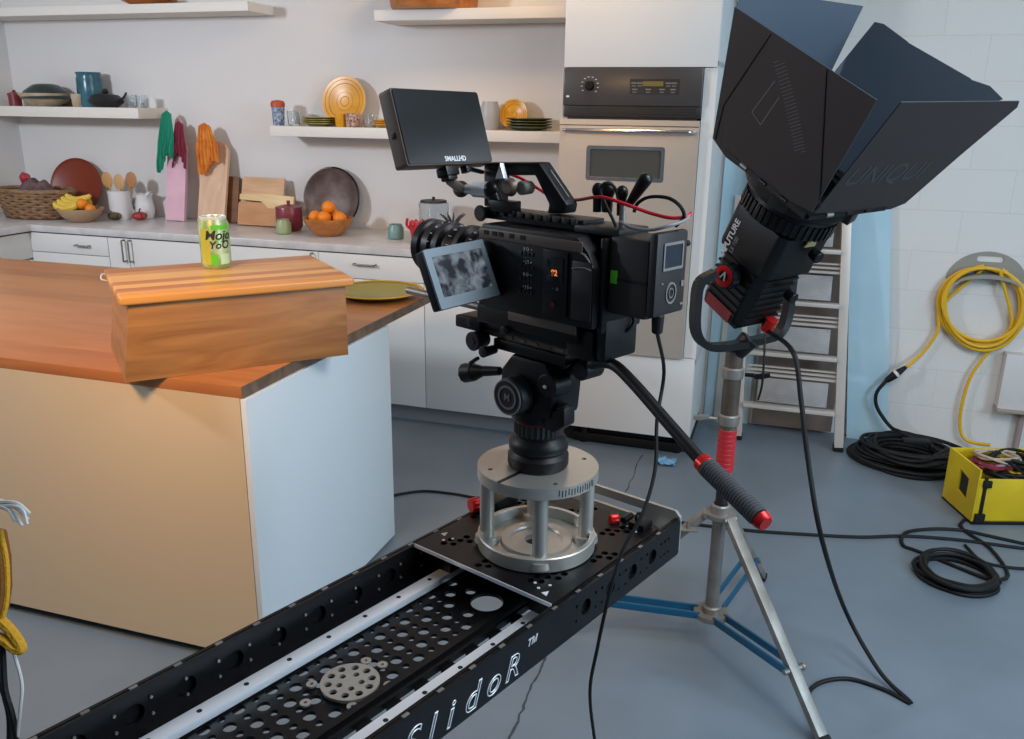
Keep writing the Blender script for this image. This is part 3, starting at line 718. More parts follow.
# oranges bowl
t, b, P, r, h = vessel('fruit_bowl', 'turned wooden bowl full of oranges in front of the dark bowl', 'bowl', 'wbowl', 329, ZC, YW-.36, 50, 17, BOWL, parts='bowl_body')
for k, (dx, dy, dz) in enumerate(((-.075, -.01, .0), (.0, -.045, .004), (.075, -.005, .0), (.0, .01, .055), (.0, .06, .01))):
    rr = .038; c0 = P+V((dx, dy, h*.72+rr*.75+dz))
    lab = ['left orange in the wooden bowl', 'front middle orange in the wooden bowl', 'right orange in the wooden bowl', 'topmost orange of the pile in the wooden bowl', 'rear orange in the wooden bowl, mostly hidden'][k]
    tag(MB().ball(c0, rr, (1, 1, .95)).cyl(c0+V((.005, -.004, rr*.9)), c0+V((.006, -.005, rr*.97)), .004, n=6).build('orange', 'orange', loc=c0), lab, 'orange', 'oranges in the turned wooden bowl')
vessel('small_jar', 'small sage blue jar alone on the counter right of the oranges', 'jar', 'tealjar', 396, ZC, YW-.33, 16, 14, JAR)
# red pot with flowers/petals
t, b, P, r, h = vessel('red_casserole', 'bright red scalloped pot on the counter behind the lens', 'pot', 'redpot', 424, ZC, YW-.42, 28, 20, [(0, 0), (.6, 0), (.9, .3), (1, .7), (.85, 1), (.2, 1.05), (0, 1.05)], parts='pot_body')
mb = MB()
for k in range(12):
    a = 2*pi*k/12; mb.ball(P+V((r*.9*cos(a), r*.9*sin(a), h*.92)), .018, (.7, .7, 1.1), u=10, v=6)
mb.build('scalloped_rim', 'redpot', t)
MB().tube([P+V((-r*.9, 0, h*.6)), P+V((-r*1.3, -.0, h*.8)), P+V((-r*1.25, 0, h*1.15))], .008).build('handle', 'redpot', t)
t, b, P, r, h = vessel('glass_canister', 'tall clear glass canister with a black lid behind the red pot', 'canister', 'glass', 434, ZC, YW-.22, 30, 34, [(0, 0), (.95, 0), (1, .05), (1, 1), (.94, 1), (.93, .08), (0, .05)], parts='glass_body')
MB().lathe([(0, 0), (r*.9, 0), (r*.85, .012), (r*.1, .016), (r*.1, .03), (0, .03)], Matrix.Translation(P+V((0, 0, h)))).build('lid', 'iron', t)
mb = MB()
for k in range(9):
    a = k*2.4; mb.tube([P+V((.12, -.02, .02)), P+V((.12+.03*cos(a), -.02+.03*sin(a), .1)), P+V((.12+.07*cos(a), -.02+.07*sin(a), .14))], .008, 6, 4, taper=lambda u: 1.2-u*.8)
tag(mb.build('artichoke_leaves', mat('purple_leaf', '#3f3a48', .6), loc=P+V((.12, -.02, 0))), 'dark purple leafy bunch behind the camera lens', 'vegetable')

# ================================================================== ISLAND
IX, IY0, IY1 = -1.385, 1.915, 3.27; IZ = .875
isl = thing('kitchen_island', 'kitchen island with cream front panel and white side panel', 'island', (-2.6, 2.4, 0))
px_ = IX+.012
MB().box(((px_-.02-3.95)/2, IY0+.009, (.035+IZ)/2), (3.95+px_-.02, .018, IZ-.035)).build('front_panel', 'islpanel', isl)
MB().box((px_-.009, (IY0+2.82)/2, (.012+IZ)/2), (.018, 2.82-IY0, IZ-.014), bev=.001).build('side_panel', 'islside', isl)
MB().box(((px_-.02-3.95)/2, (IY0+.1+2.8)/2, (.08+IZ)/2-.001), (3.95+px_-.06, 2.8-IY0-.1, IZ-.085)).build('carcass', 'white', isl)
MB().box(((px_-.02-3.95)/2-.05, (IY0+.2+2.7)/2, .04), (3.7+px_, 2.7-IY0-.3, .08)).build('kick_plinth', 'dark', isl)
tp_ = MB().box(((IX-4.05)/2, (IY0+IY1)/2, IZ+.0175), (4.05+IX, IY1-IY0, .035), bev=.003).build('worktop', 'isltop', isl)
MB().box((IX+.001, (IY0+IY1)/2, IZ+.0175), (.004, IY1-IY0-.004, .033)).build('edge_band', 'endgrain', tp_)
ZI = IZ+.0355
# wooden box
A = V((-1.70, 1.835, 0)); Bv = V((-1.262, 2.30, 0)); dx = (Bv-A).normalized(); Lb = .64
dy = V((-dx.y, dx.x, 0)); zl = 1.128
bx = thing('wooden_box', 'worn wooden bread box standing askew on the island corner', 'box', (A+dx*.32+dy*.2+V((0, 0, ZI))))
m_ = frame(A+V((0, 0, ZI)), dx, dy); Hb = zl-ZI; Db = .43
mb = MB()
mf = m_ @ Matrix(((1,0,0,0),(0,0,-1,0),(0,1,0,0),(0,0,0,1)))
fp = [(0, 0), (Lb, 0), (Lb, Hb), (.03, Hb)]
mb.prism(fp, mf @ Matrix.Translation((0,0,-.018)), .018, bev=.002).prism(fp, mf @ Matrix.Translation((0,0,-Db)), .018, bev=.002)
mb.hexa([m_@V(p) for p in ((0,.018,0),(0,Db-.018,0),(.018,Db-.018,0),(.018,.018,0))],[m_@V(p) for p in ((.03,.018,Hb),(.03,Db-.018,Hb),(.048,Db-.018,Hb),(.048,.018,Hb))]).box((Lb-.009, Db/2, Hb/2), (.018, Db-.036, Hb), m_, bev=.002).box((Lb/2, Db/2, .006), (Lb-.04, Db-.04, .012), m_)
mb.build('carcass', 'boxwood', bx)
m2 = frame(A+V((0, 0, zl))-dx*.018-dy*.016, dx, dy)
lidm = M['lidwood']
rotz = atan2(dx.y, dx.x)
for n_ in lidm.node_tree.nodes:
    if n_.type == 'MAPPING': n_.inputs['Rotation'].default_value = (0, 0, -rotz); break
MB().box((Lb/2+.034, Db/2+.016, .014), (Lb+.017, Db+.03, .027), m2, bev=.008, seg=3).build('lid', 'lidwood', bx)
mb = MB(); e0 = A+dx*.03+dy*(Db*.9)+V((0, 0, zl+.01))
mb.tube([e0, e0-dx*.03+V((0, 0, .012)), e0-dx*.035-dy*.03+V((0, 0, .0)), e0-dx*.0-dy*.04+V((0, 0, -.005))], .0025, 6).build('wire_loop', 'whitecord', bx)
zt = zl+.0285
# drinks can
cp = onz(217, 267, zt); s = mpp(cp); r = 14.5*s; h = 50*s
can = thing('drink_can', 'green and yellow drink can standing on the wooden box', 'can', cp)
mb = MB().lathe([(0, .003), (r*.72, .0), (r*.8, .0), (r*.99, .012), (r, .02), (r, h*.86), (r*.86, h*.96), (r*.86, h), (r*.8, h), (r*.78, h-.005), (0, h-.005)], Matrix.Translation(cp), 40).build('can_body', 'can', can)
MB().lathe([(r*.86, h*.957), (r*.885, h), (r*.82, h+.0015), (r*.79, h-.004), (0, h-.004)], Matrix.Translation(cp+V((0, 0, .0006))), 40).build('can_top', 'silver', can)
def wrap_text(body, size, z, ang0, m, nm, parent, c=cp, rad=r, squash=1.):
    mb = MB().text(body, size, I4, .0004, shear=.2, bold=.0008)
    for v in mb.bm.verts:
        a = ang0 + v.co.x*squash/rad; rr = rad+.0008+v.co.z
        v.co = V((c.x+rr*sin(a), c.y-rr*cos(a), c.z+z+v.co.y))
    return mb.build(nm, m, parent)
va = atan2(-(cp.x), cp.y)      # turn the print towards the room
va = math.atan2(EYE.x-cp.x, cp.y-EYE.y)
wrap_text('Mojo', .040, h*.66, va+.25, 'ink', 'lettering', can)
wrap_text('Yo\u25cf', .032, h*.47, va+.3, 'ink', 'lettering', can)
def patch(a0, a1, z0, z1, nm, m):
    return MB().grid(lambda u, v: (cp.x+(r+.0004)*sin(va+a0+(a1-a0)*u), cp.y-(r+.0004)*cos(va+a0+(a1-a0)*u), cp.z+z0+(z1-z0)*v), 16, 2).build(nm, m, can)
patch(-1.1, -.35, .015, h*.8, 'label_band', 'cany'); patch(-.2, 1.1, h*.78, h*.86, 'label_band', 'green')
patch(-.35, .1, .015, h*.3, 'label_band', 'green'); patch(.3, 1., .015, h*.3, 'label_band', mat('can_pale', '#b8d8b0', .4))
# green plate
pp = onz(382, 296, ZI); pc = onz(378, 291, ZI+.02); rp = 46*mpp(pc)
pc = V((pc.x, pc.y, ZI))
pl = thing('dinner_plate', 'green plate with a yellow rim behind the wooden box on the island', 'plate', pc)
MB().lathe([(0, 0), (rp*.6, 0), (rp*.66, .004), (rp*.96, .022), (rp*.94, .026), (rp*.62, .011), (0, .009)], Matrix.Translation(pc), 48).build('plate_body', 'olive', pl)
MB().lathe([(rp*.9, .0225), (rp*.96, .0225), (rp, .026), (rp*.97, .030), (rp*.9, .0265)], Matrix.Translation(pc), 48).build('rim', mat('golden_rim', '#b08a22', .4), pl)

# ================================================================== SLIDER
SO = V((-.4054, 1.4465, 0)); hd = radians(21.2)
SU = V((sin(hd), cos(hd), 0)); SV = V((cos(hd), -sin(hd), 0))
SM = Matrix((SU, -SV, V((0, 0, 1)))).transposed().to_4x4(); SM.translation = SO      # local: x=u, y=-v, z=up
def sl(u, v, z): return SO+SU*u+SV*v+V((0, 0, z))
def sbox(mb, u0, u1, v0, v1, z0, z1, bev=0.): return mb.box(((u0+u1)/2, -(v0+v1)/2, (z0+z1)/2), (abs(u1-u0), abs(v1-v0), z1-z0), SM, bev)
def on_wall(px, py, v):
    d = ray(px, py); t = ((SO-EYE).dot(SV)+v)/d.dot(SV); P = EYE+d*t-SO; return P.dot(SU), P.z
sld = thing('camera_slider', 'long black aluminium camera slider running out of the lower left', 'slider', sl(-.4, 0, .77))
U0, U1 = -1.35, .262
WT, WB = .85, .772
# side walls: u along x, z along y
def wallframe(v): return frame(sl(0, v, 0), SU, (0, 0, 1))        # normal = SU x Z = -SV?  (points along +SV)
def sidewall(v0, holes, name='side_wall'):
    mb = MB(); m_ = wallframe(v0)
    mb.curve2d([rrect(U0, WB, U1, WT, .006)]+holes, m_, .006)
    return mb.build(name, 'black', sld)
hs = []
for k in range(16):
    u = -.98+.083*k
    if u < .24: hs += [circle(u, .812, .017, 20)]
far_w = sidewall(-.166, hs); MB().box((( U0+U1)/2, .1745, (WB+WT)/2), (U1-U0, .006, WT-WB), SM).build('outer_skin', 'black', far_w)
mb = MB()
for k in range(22):
    u = -1.0+.0553*k
    for z in (.80, .828): mb.cyl(sl(u+.02, -.162, z), sl(u+.02, -.1592, z), .0024, n=8)
mb.build('screw_heads', 'alud', far_w, kind='stuff')
hs = []
for u, z in ((-.079, .812), (-.0, .812), (.078, .812), (.152, .812)): hs.append(circle(u, z, .015, 20))
for u in (-.108, -.048, -.028, .03, .052, .108, .13, .185, .2, .215): hs.append(circle(u, .826, .0035, 8)); hs.append(circle(u, .797, .0028, 8))
near_w = sidewall(.172, hs); MB().box(((U0+U1)/2, -.1645, (WB+WT)/2), (U1-U0, .006, WT-WB), SM).build('inner_skin', 'black', near_w)
mb = MB()
for k in range(18):
    u = -1.0+.0693*k
    for dv in (-.1705, .1705): mb.box((u, -dv, WT+.0006), (.012, .005, .0018), SM)
mb.build('rail_screws', 'alud', sld, kind='stuff')
# engraved lettering, silver outlines on the near wall
mb = MB()
for ch, px, py, sz in (('S', 408, 726, .066), ('l', 429, 716, .062), ('i', 448, 706, .062), ('d', 470, 696, .062), ('o', 492, 683, .062), ('R', 511, 669, .058)):
    u_, z_ = on_wall(px, py, .1756)
    mb.text(ch, sz, frame(sl(u_, .1756, .8), SU, (0, 0, 1)), shear=.35, outline=.0010)
mb.build('lettering', 'silver', near_w)
u_, z_ = on_wall(530, 657, .1756)
MB().text('\u2122', .032, frame(sl(u_, .1756, .818), SU, (0, 0, 1)), depth=.001, shear=.35).build('lettering', 'silver', near_w)
# floor plate of the slider with real holes on a hex grid
ZP = .785
holes = []; 
for rw in range(6):
    for k in range(-2, 30):
        u = -.198-.0588*k+(.0285 if rw % 2 else 0); v = -.090+.0232*rw
        if u < -1.3 or u > -.12 or (v > .035): continue
        dd = sqrt((u+.466)**2+(v+.004)**2)
        if dd < .044 or (sqrt((u+.148)**2+(v-.004)**2) < .042): continue
        holes.append(circle(u, -v, .0106, 14))
        us = u-.0294
        if sqrt((us+.466)**2+(v+.004)**2) > .048 and us < -.19 and us > -1.29: holes.append(circle(us, -v, .0066, 10))
holes.append(circle(-.148, -.004, .030, 28))
MB().curve2d([rect(-1.34, -.047, -.09, .100)]+holes, SM @ Matrix.Translation((0, 0, ZP-.003)), .006).build('perforated_plate', 'black', sld)
mb = MB(); sbox(mb, -1.34, .24, .047, .060, ZP-.006, ZP+.012); sbox(mb, -1.34, .24, .066, .072, ZP-.006, ZP+.006)
sbox(mb, -.09, .24, -.15, .15, ZP-.008, ZP); sbox(mb, -1.34, .24, .100, .163, ZP-.012, ZP+.004); sbox(mb, -1.34, .24, -.163, -.100, ZP-.012, ZP+.004)
for k in range(19): sbox(mb, -1.0+.06*k, -.975+.06*k, .07, .1, ZP-.012, ZP-.004)
mb.build('channel_frame', 'black', sld)
for v in (-.110, .113):
    mb = MB(); sbox(mb, -1.34, .235, v-.0135, v+.0135, ZP+.004, ZP+.018, .002)
    r_ = mb.build('guide_rail', 'silver', sld); mb = MB()
    for k in range(20): mb.cyl(sl(-1.3+.08*k, v, ZP+.0172), sl(-1.3+.08*k, v, ZP+.0184), .0042, n=10)
    mb.build('rail_holes', 'dark', r_, kind='stuff')
# round mounting disc
disc = MB().curve2d([circle(0, 0, .046, 48)]+[circle(.034*cos(a), .034*sin(a), .0062, 12) for a in [2*pi*i/10 for i in range(10)]]+[circle(.018*cos(a), .018*sin(a), .0052, 12) for a in [2*pi*i/5+.3 for i in range(5)]], SM @ Matrix.Translation((-.466, .004, ZP+.006)), .005).build('mounting_disc', 'alu', sld)
for u, v in ((-.506, -.048), (-.540, -.020), (-.412, -.028), (-.402, .0), (-.43, .045), (-.50, .04)):
    MB().curve2d([circle(0, 0, .0085, 18), circle(0, 0, .0028, 8)], SM @ Matrix.Translation((u, -v, ZP+.0045)), .003).build('washer', 'alu', sld)
# end plate with hand slot
ef = frame(sl(.268, 0, 0), SV, (0, 0, 1))
out = [(-.172, .76), (.160, .76), (.172, .775), (.172, .852), (.160, .864), (-.160, .864), (-.172, .852)]
ep = MB().curve2d([out, rrect(-.11, .826, .085, .845, .006)], ef, .008).build('end_plate', 'alu', sld, label='silver end plate with a long hand slot')
MB().box((0, 0, 0), (.3, .05, .001), ef @ Matrix.Translation((0, .785, .0046))).build('warm_reflection', 'bronze', ep)  # brown inner face carries a warm reflection in its colour
# carriage
car = thing('slider_carriage', 'black perforated carriage plate riding on the slider under the riser', 'carriage', sl(.02, 0, .85))
holes = []
cl = [(-.1, -.105), (-.1, .105), (.13, -.105), (.13, .105), (-.12, 0), (.155, .0), (.02, -.135), (.02, .135)]
for cu, cv in cl:
    for i in range(-1, 2):
        for j in range(-1, 2):
            if abs(i)+abs(j) == 2 and (i+j) == 0: continue
            u, v = cu+.019*i+.009*j, cv+.0165*j
            if sqrt((u+.008)**2+v*v) < .117 or u < -.155 or u > .185 or abs(v) > .155: continue
            holes.append(circle(u, -v, .0068, 12))
MB().curve2d([rrect(-.166, -.163, .196, .163, .004)]+holes, SM @ Matrix.Translation((0, 0, .8500)), .007).build('top_plate', 'black', car)
mb = MB(); sbox(mb, -.167, -.1655, -.162, .162, .8468, .854); mb.build('edge_highlight', 'silver', car)  # silver strip painted in as the highlight along the leading edge
mb = MB(); sbox(mb, -.14, .17, -.135, -.095, ZP+.018, .8465); sbox(mb, -.14, .17, .095, .135, ZP+.018, .8465); mb.build('bearing_block', 'blackm', car)
for u, v in ((-.12, -.13), (-.105, -.12), (-.13, .10), (-.12, .125), (-.14, .115), (.16, .11), (.15, .135), (.175, .13)):
    MB().cyl(sl(u, v, .8535), sl(u, v, .8545), .003, n=8).build('screw', 'silver', car)
for u, v in ((-.145, .135), (.165, .142), (-.10, -.145)):
    P_ = sl(u, v, .8536); MB().prism([(-.007, -.006), (.008, 0), (-.004, .007)], SM @ Matrix.Translation((u, -v, .8536)), .0008).build('alignment_mark', 'label', car)
mb = MB(); sbox(mb, .03, .11, -.176, -.128, .8545, .876, .003); lk = mb.build('lock_block', 'blackm', car)
def knurl(mb, a, b, r, n=22, d=.12):
    a = V(a); b = V(b); z = zframe(a, b-a); L = (b-a).length
    ring = lambda h, q: [mb.bm.verts.new(z @ V((r*q*(1-(d if i % 2 else 0))*cos(2*pi*i/(2*n)), r*q*(1-(d if i % 2 else 0))*sin(2*pi*i/(2*n)), h))) for i in range(2*n)]
    R_ = [ring(0, .9), ring(L*.12, 1), ring(L*.88, 1), ring(L, .9)]
    mb.bm.faces.new(R_[0]); mb.bm.faces.new(R_[-1])
    for A_, B_ in zip(R_, R_[1:]):
        for i in range(2*n): mb.bm.faces.new((A_[i], A_[(i+1) % (2*n)], B_[(i+1) % (2*n)], B_[i]))
    return mb
knurl(MB(), sl(.025, -.165, .866), sl(.005, -.172, .866), .016, 12).build('lock_knob', 'red', car, label='small red knurled lock knob')
mb = MB(); sbox(mb, .155, .19, .115, .15, .8545, .868, .002); mb.cyl(sl(.16, .10, .863), sl(.19, .10, .863), .007, n=12); lk2 = mb.build('brake_block', 'blackm', car)
knurl(MB(), sl(.165, .085, .861), sl(.15, .075, .861), .010, 10).build('brake_knob', 'red', car, label='small red brake knob')
MB().curve2d([circle(0, 0, .010, 20), circle(0, 0, .006, 16)], frame(sl(.175, .125, .874), SU, (0, 0, 1)), .004).build('eyelet', 'blackm', car)
# stand holding up the slider beyond the frame
st = thing('support_stand', 'black steel stand under the slider, below the frame', 'stand', sl(-1.1, 0, 0))
MB().cyl(sl(-1.1, 0, .0), sl(-1.1, 0, .76), .03).build('column', 'blackm', st)
mb = MB(); sbox(mb, -1.2, -1.0, -.16, .16, .755, .7715, .003); mb.build('cradle', 'blackm', st)
MB().cyl(sl(-1.1, 0, 0), sl(-1.1, 0, .02), .22, n=32, bev=.004).build('foot_plate', 'blackm', st)

# ================================================================== RISER
RC = V((-.397, 1.425, 0))
vd = atan2(-RC.x, RC.y)               # azimuth helper: direction from riser to the room's front
def rr(ang, rad, z): a = radians(ang); fr = V((-RC.x, -RC.y, 0)).normalized(); rt_ = V((-fr.y, fr.x, 0)); return RC+(fr*cos(a)+rt_*sin(a))*rad+V((0, 0, z))
ris = thing('bowl_riser', 'silver aluminium bowl riser with four posts on the slider carriage', 'riser', RC+V((0, 0, .854)))
Mz = Matrix.Translation(RC)
R0 = .1115
MB().lathe([(R0*.90, .856), (R0, .856), (R0, .881), (R0-.002, .883), (R0*.91, .883), (R0*.90, .880)], Mz, 64, close=True).build('base_ring', 'alu', ris)
MB().lathe([(0, .8545), (R0*.9, .8545), (R0*.9, .862), (R0*.62, .862), (R0*.6, .868), (R0*.45, .868), (R0*.43, .864), (.022, .864), (.022, .8548), (0, .8548)], Mz, 48).build('base_web', 'alu', ris)
MB().cyl(RC+V((0, 0, .8549)), RC+V((0, 0, .8553)), .021).build('center_hole', 'dark', ris)
for a in (4, 94, 184, 274):
    MB().cyl(rr(a, .094, .862), rr(a, .094, 1.0), .0135, n=24).build('post', 'alu', ris)
    p_ = rr(a, .094, .8)
    pl_ = zframe(V((p_.x, p_.y, .862)), (0, 0, 1))
    MB().lathe([(0, 0), (.024, 0), (.022, .012), (0, .012)], pl_, 24).build('post_foot', 'alu', ris)
out = circle(0, 0, R0+.001, 72)
hl = [circle(.092*cos(t), .092*sin(t), .005, 12) for t in [radians(x) for x in (35, 125, 215, 305)]]
fr_ = V((-RC.x, -RC.y, 0)).normalized(); slot_a = atan2(fr_.y, fr_.x)-radians(38)
ca, sa = cos(slot_a), sin(slot_a)
mb = MB().curve2d([out]+hl, Mz @ Matrix.Translation((0, 0, 1.009)), .021)
tpp = mb.build('top_plate', 'alu', ris)
MB().box(((.05+.112)/2, 0, 1.0198), (.062, .007, .0012), Mz @ Matrix.Rotation(slot_a, 4, 'Z')).build('slot', 'blackp', tpp)
mb = MB()
for k in range(14):
    t = slot_a+radians(58+3.2*k); mb.box((R0+.0012, 0, 1.008+.002*(k % 3 == 0)), (.0012, .0012, .012), Mz @ Matrix.Rotation(t, 4, 'Z'))
mb.build('engraved_scale', 'blackp', tpp, kind='stuff')

# ================================================================== FLUID HEAD
F = V((sin(radians(-64)), cos(radians(-64)), 0)); LL_ = V((-F.y, F.x, 0))
RM = Matrix((F, LL_, V((0, 0, 1)))).transposed().to_4x4(); RM.translation = RC     # x forward, y towards the operator, z up
def rp(f, l, z): return RC+F*f+LL_*l+V((0, 0, z))
def rpx(px, py, l):
    d = ray(px, py); t = ((RC-EYE).dot(LL_)+l)/d.dot(LL_); P = EYE+d*t-RC; return P.dot(F), P.z
def wpx(px, py, l): f, z = rpx(px, py, l); return rp(f, l, z)
def rbox(mb, f0, f1, l0, l1, z0, z1, bev=0.): return mb.box(((f0+f1)/2, (l0+l1)/2, (z0+z1)/2), (abs(f1-f0), abs(l1-l0), abs(z1-z0)), RM, bev)
def side(l): return frame(rp(0, l, 0), F, (0, 0, 1))     # local x=f, y=z, normal -> away from operator
def pxpoly(pts, l): return [rpx(x, y, l) for x, y in pts]
head = thing('fluid_head', 'black fluid tripod head bolted on the silver riser', 'tripod head', RC+V((0, 0, 1.02)))
MB().lathe([(0, 1.0205), (.054, 1.0205), (.0565, 1.026), (.0565, 1.042), (.052, 1.047), (.050, 1.05), (.055, 1.056), (.0555, 1.066), (.05, 1.075), (.044, 1.08), (.044, 1.088), (0, 1.088)], Mz, 48).build('bowl_base', 'blackp', head)
mb = knurl(MB(), RC+V((0, 0, 1.082)), RC+V((0, 0, 1.112)), .046, 30, .05); pr_ = mb.build('pan_drag_ring', 'dgrey', head)
MB().lathe([(.0455, 1.1095), (.0468, 1.1095), (.0468, 1.1125), (.0455, 1.1125)], Mz, 48, close=True).build('red_index', 'red', pr_)
MB().lathe([(0, 1.112), (.05, 1.112), (.052, 1.118), (.052, 1.135), (.04, 1.15), (0, 1.15)], Mz, 40).build('pan_body', 'blackp', head)
mb = MB(); mb.prism([(-.06, 1.13), (.045, 1.13), (.062, 1.16), (.06, 1.20), (.035, 1.232), (-.045, 1.232), (-.066, 1.20)], frame(rp(0, .04, 0), F, (0, 0, 1)), .08, bev=.008)
mb.build('tilt_body', 'blackm', head)
kc = wpx(512, 396, .06); 
mb = MB().cyl(kc-LL_*.02, kc+LL_*.012, .036, .034, 32, bev=.004); kn = mb.build('tilt_drag_knob', 'dgrey', head)
MB().lathe([(.018, .0), (.022, .0), (.022, .0014), (.018, .0014)], zframe(kc+LL_*.0122, LL_), 32, close=True).build('dial_ring', 'dimlabel', kn)
MB().lathe([(.03, .0), (.0325, .0), (.0325, .0012), (.03, .0012)], zframe(kc+LL_*.0120, LL_), 32, close=True).build('dial_ring', 'dimlabel', kn)
MB().text('M', .018, frame(kc+LL_*.0135, -F, (0, 0, 1)), .0006, bold=.0004).build('dial_mark', 'dimlabel', kn)
k2 = wpx(551, 385, .03)
MB().cyl(k2-LL_*.03, k2+LL_*.014, .024, .022, 24, bev=.003).build('brake_knob', 'blackp', head)
MB().ball(k2+LL_*.016, .0035).build('level_bubble', 'label', kn if False else head)
a_ = wpx(500, 371, .03); b_ = wpx(484, 371, .035); c_ = wpx(464, 373, .04)
MB().cyl(a_, b_, .008, .010, 14).cyl(b_, b_.lerp(c_, .45), .009, .016, 14).cyl(b_.lerp(c_, .45), c_, .0175, .019, 10, bev=.002).build('side_clamp_knob', 'blackp', head)
# lever at the right of the neck
P1 = wpx(556, 400, .02)
MB().bar(P1, wpx(566, 412, .02), .012, .01, bev=.002).ball(wpx(563, 408, .02), .014, (1, 1, .7)).build('pan_lock_lever', 'blackp', head)
MB().prism(pxpoly([(545, 413), (566, 408), (566, 426), (556, 432), (545, 428)], .03), side(.035), .03, bev=.004).build('lock_housing', 'blackp', head)
# top sliding plates
mb = MB(); rbox(mb, -.085, .085, -.035, .035, 1.232, 1.252, .004); mb.build('balance_plate', 'blackm', head)
mb = MB(); rbox(mb, -.10, .14, -.03, .03, 1.252, 1.268, .003)
for k in range(6): rbox(mb, -.08+.03*k, -.066+.03*k, .03, .0315, 1.256, 1.262)
mb.build('sliding_plate', 'bronze', head)
# pan handle
jn = wpx(590, 368, -.01)
MB().cyl(jn-LL_*.02, jn+LL_*.03, .018, .017, 24, bev=.003).cyl(wpx(556, 380, .0), wpx(585, 362, -.01), .008, .009).build('handle_rosette', 'blackp', head)
h0, h1, h2, h3, h4 = wpx(592, 364, .015), wpx(612, 364, .03), wpx(634, 384, .045), wpx(703, 463, .09), wpx(764, 522, .13)
ph = MB().tube([h0, h1, h2, h2.lerp(h3, .5), h3], .0095, 14, 5).build('pan_handle', 'blackp', head)
dh = (h4-h3).normalized(); Lg = (h4-h3).length
mb = MB(); zf_ = zframe(h3, dh); prof = [(0, .008), (.0136, .008)]
for k in range(22): q = .012+k*(Lg-.024)/22; prof += [(.0148, q), (.0148, q+(Lg-.024)/22*.6), (.0136, q+(Lg-.024)/22*.7), (.0136, q+(Lg-.024)/22*.95)]
prof += [(.0136, Lg-.01), (0, Lg-.01)]
mb.lathe(prof, zf_, 24); gp = mb.build('grip', mat('grey_rubber_grip', '#3b3c40', .7), head)
MB().cyl(h3-dh*.006, h3+dh*.010, .0135, .0145, 24, bev=.002).build('grip_collar', 'red', gp, label='red collar')
MB().cyl(h4-dh*.008, h4+dh*.004, .0140, .0120, 24, bev=.002).build('grip_collar', 'red', gp, label='red end cap')

# ================================================================== CINEMA CAMERA
cc = thing('cinema_camera', 'black digital cinema camera with flip-out screen on the fluid head', 'camera', RC+V((0, 0, 1.27)))
mb = MB(); rbox(mb, -.12, .12, -.045, .045, 1.268, 1.284, .003); rbox(mb, .10, .165, -.05, .055, 1.262, 1.285, .004); rbox(mb, -.155, -.10, -.03, .05, 1.258, 1.31, .008)
bpz = mb.build('base_plate', 'blackm', cc)
mb = MB(); rbox(mb, -.13, .10, -.055, .062, 1.284, 1.318, .004); mb.build('dovetail_plate', 'blackm', cc)
mb = MB(); rbox(mb, -.132, .02, .0625, .0645, 1.302, 1.317, .0006); mb.build('plate_edge', 'bronze', cc)
for px, py, r, l in ((474, 341, .018, .06), (484, 352, .010, .06), (471, 322, .009, .05), (505, 330, .008, .065)):
    P = wpx(px, py, l); MB().cyl(P-LL_*.03, P+LL_*.006, r*.8, r, 18, bev=.002).cyl(P+LL_*.006, P+LL_*.0075, r*.45, n=14).build('rod_clamp_knob', 'dgrey', cc)
P = wpx(478, 358, .05); MB().bar(P, P+F*.02+V((0, 0, -.014)), .008, .006, bev=.001).build('rod_clamp_lever', 'blackm', cc)
for l in (-.03, .03): MB().cyl(rp(.09, l, 1.302), rp(.33, l, 1.302), .0075, n=16, bev=.001).build('support_rod', 'alud', cc)
# main body
BT = 1.462
prof = [(.088, 1.318), (.088, 1.448), (.078, BT), (-.13, BT), (-.155, 1.44), (-.168, 1.415), (-.168, 1.318)]
body = MB().prism(prof, frame(rp(0, .070, 0), F, (0, 0, 1)), .14, bev=.004).build('body', 'blackp', cc)
sd = lambda f0, f1, z0, z1, t=.003: rbox(MB(), f0, f1, .0702, .0702+t, z0, z1, .0012)
sd(-.145, .083, 1.438, 1.4545, .003).build('top_strip', 'bronze', body)
mb = MB()
for f_ in (.065, .045, .03, .005, -.02): rbox(mb, f_-.005, f_+.005, .0732, .0742, 1.4445, 1.452)
mb.build('strip_button', 'blackp', body)
sd(-.118, -.066, 1.33, 1.435, .004).build('control_panel', 'blackm', body)
sd(-.110, -.076, 1.385, 1.425, .006).build('info_screen', 'screen', body)
tm = lambda f, z, off=.0755: frame(rp(f, off, z), -F, (0, 0, 1))
MB().text('92', .013, tm(-.093, 1.400, .0768), .0004, bold=.0004).build('readout', 'orangeg', body)
MB().text('-  +  \u25a0', .007, tm(-.092, 1.374), .0004).build('button_marks', 'dimlabel', body)
MB().cyl(rp(-.090, .074, 1.348), rp(-.090, .0765, 1.348), .005, n=14).build('record_button', mat('dark_red_button', '#5c1d1c', .4), body)
mb = MB()
for j in range(4):
    for i in range(4):
        f_, z_ = -.020-.0085*i+.006, 1.422-.021*j; rbox(mb, f_-.0028, f_+.0028, .0702, .0716, z_-.0035, z_+.0035, .0006)
mb.build('button_pad', 'dgrey', body, kind='stuff')
mb = MB()
for j in range(4): mb.text('\u2022 | S \u25aa'[:7] if j % 2 else 'II O \u00b7\u2022', .008, tm(-.030, 1.430-.021*j, .0712), .0003)
mb.build('button_marks', 'label', body)
rbox(MB(), -.166, -.126, .0705, .074, 1.33, 1.425, .003).build('side_door', 'dgrey', body)
MB().tube([rp(-.142, .072, 1.438), rp(-.152, .0725, 1.434), rp(-.166, .071, 1.418)], .0014, 6).tube([rp(-.166, .0755, 1.414), rp(-.15, .0755, 1.416), rp(-.128, .0755, 1.412)], .0012, 6).build('chamfer_highlight', 'dimlabel', body)  # thin pale lines drawn as the highlight on the rear chamfer
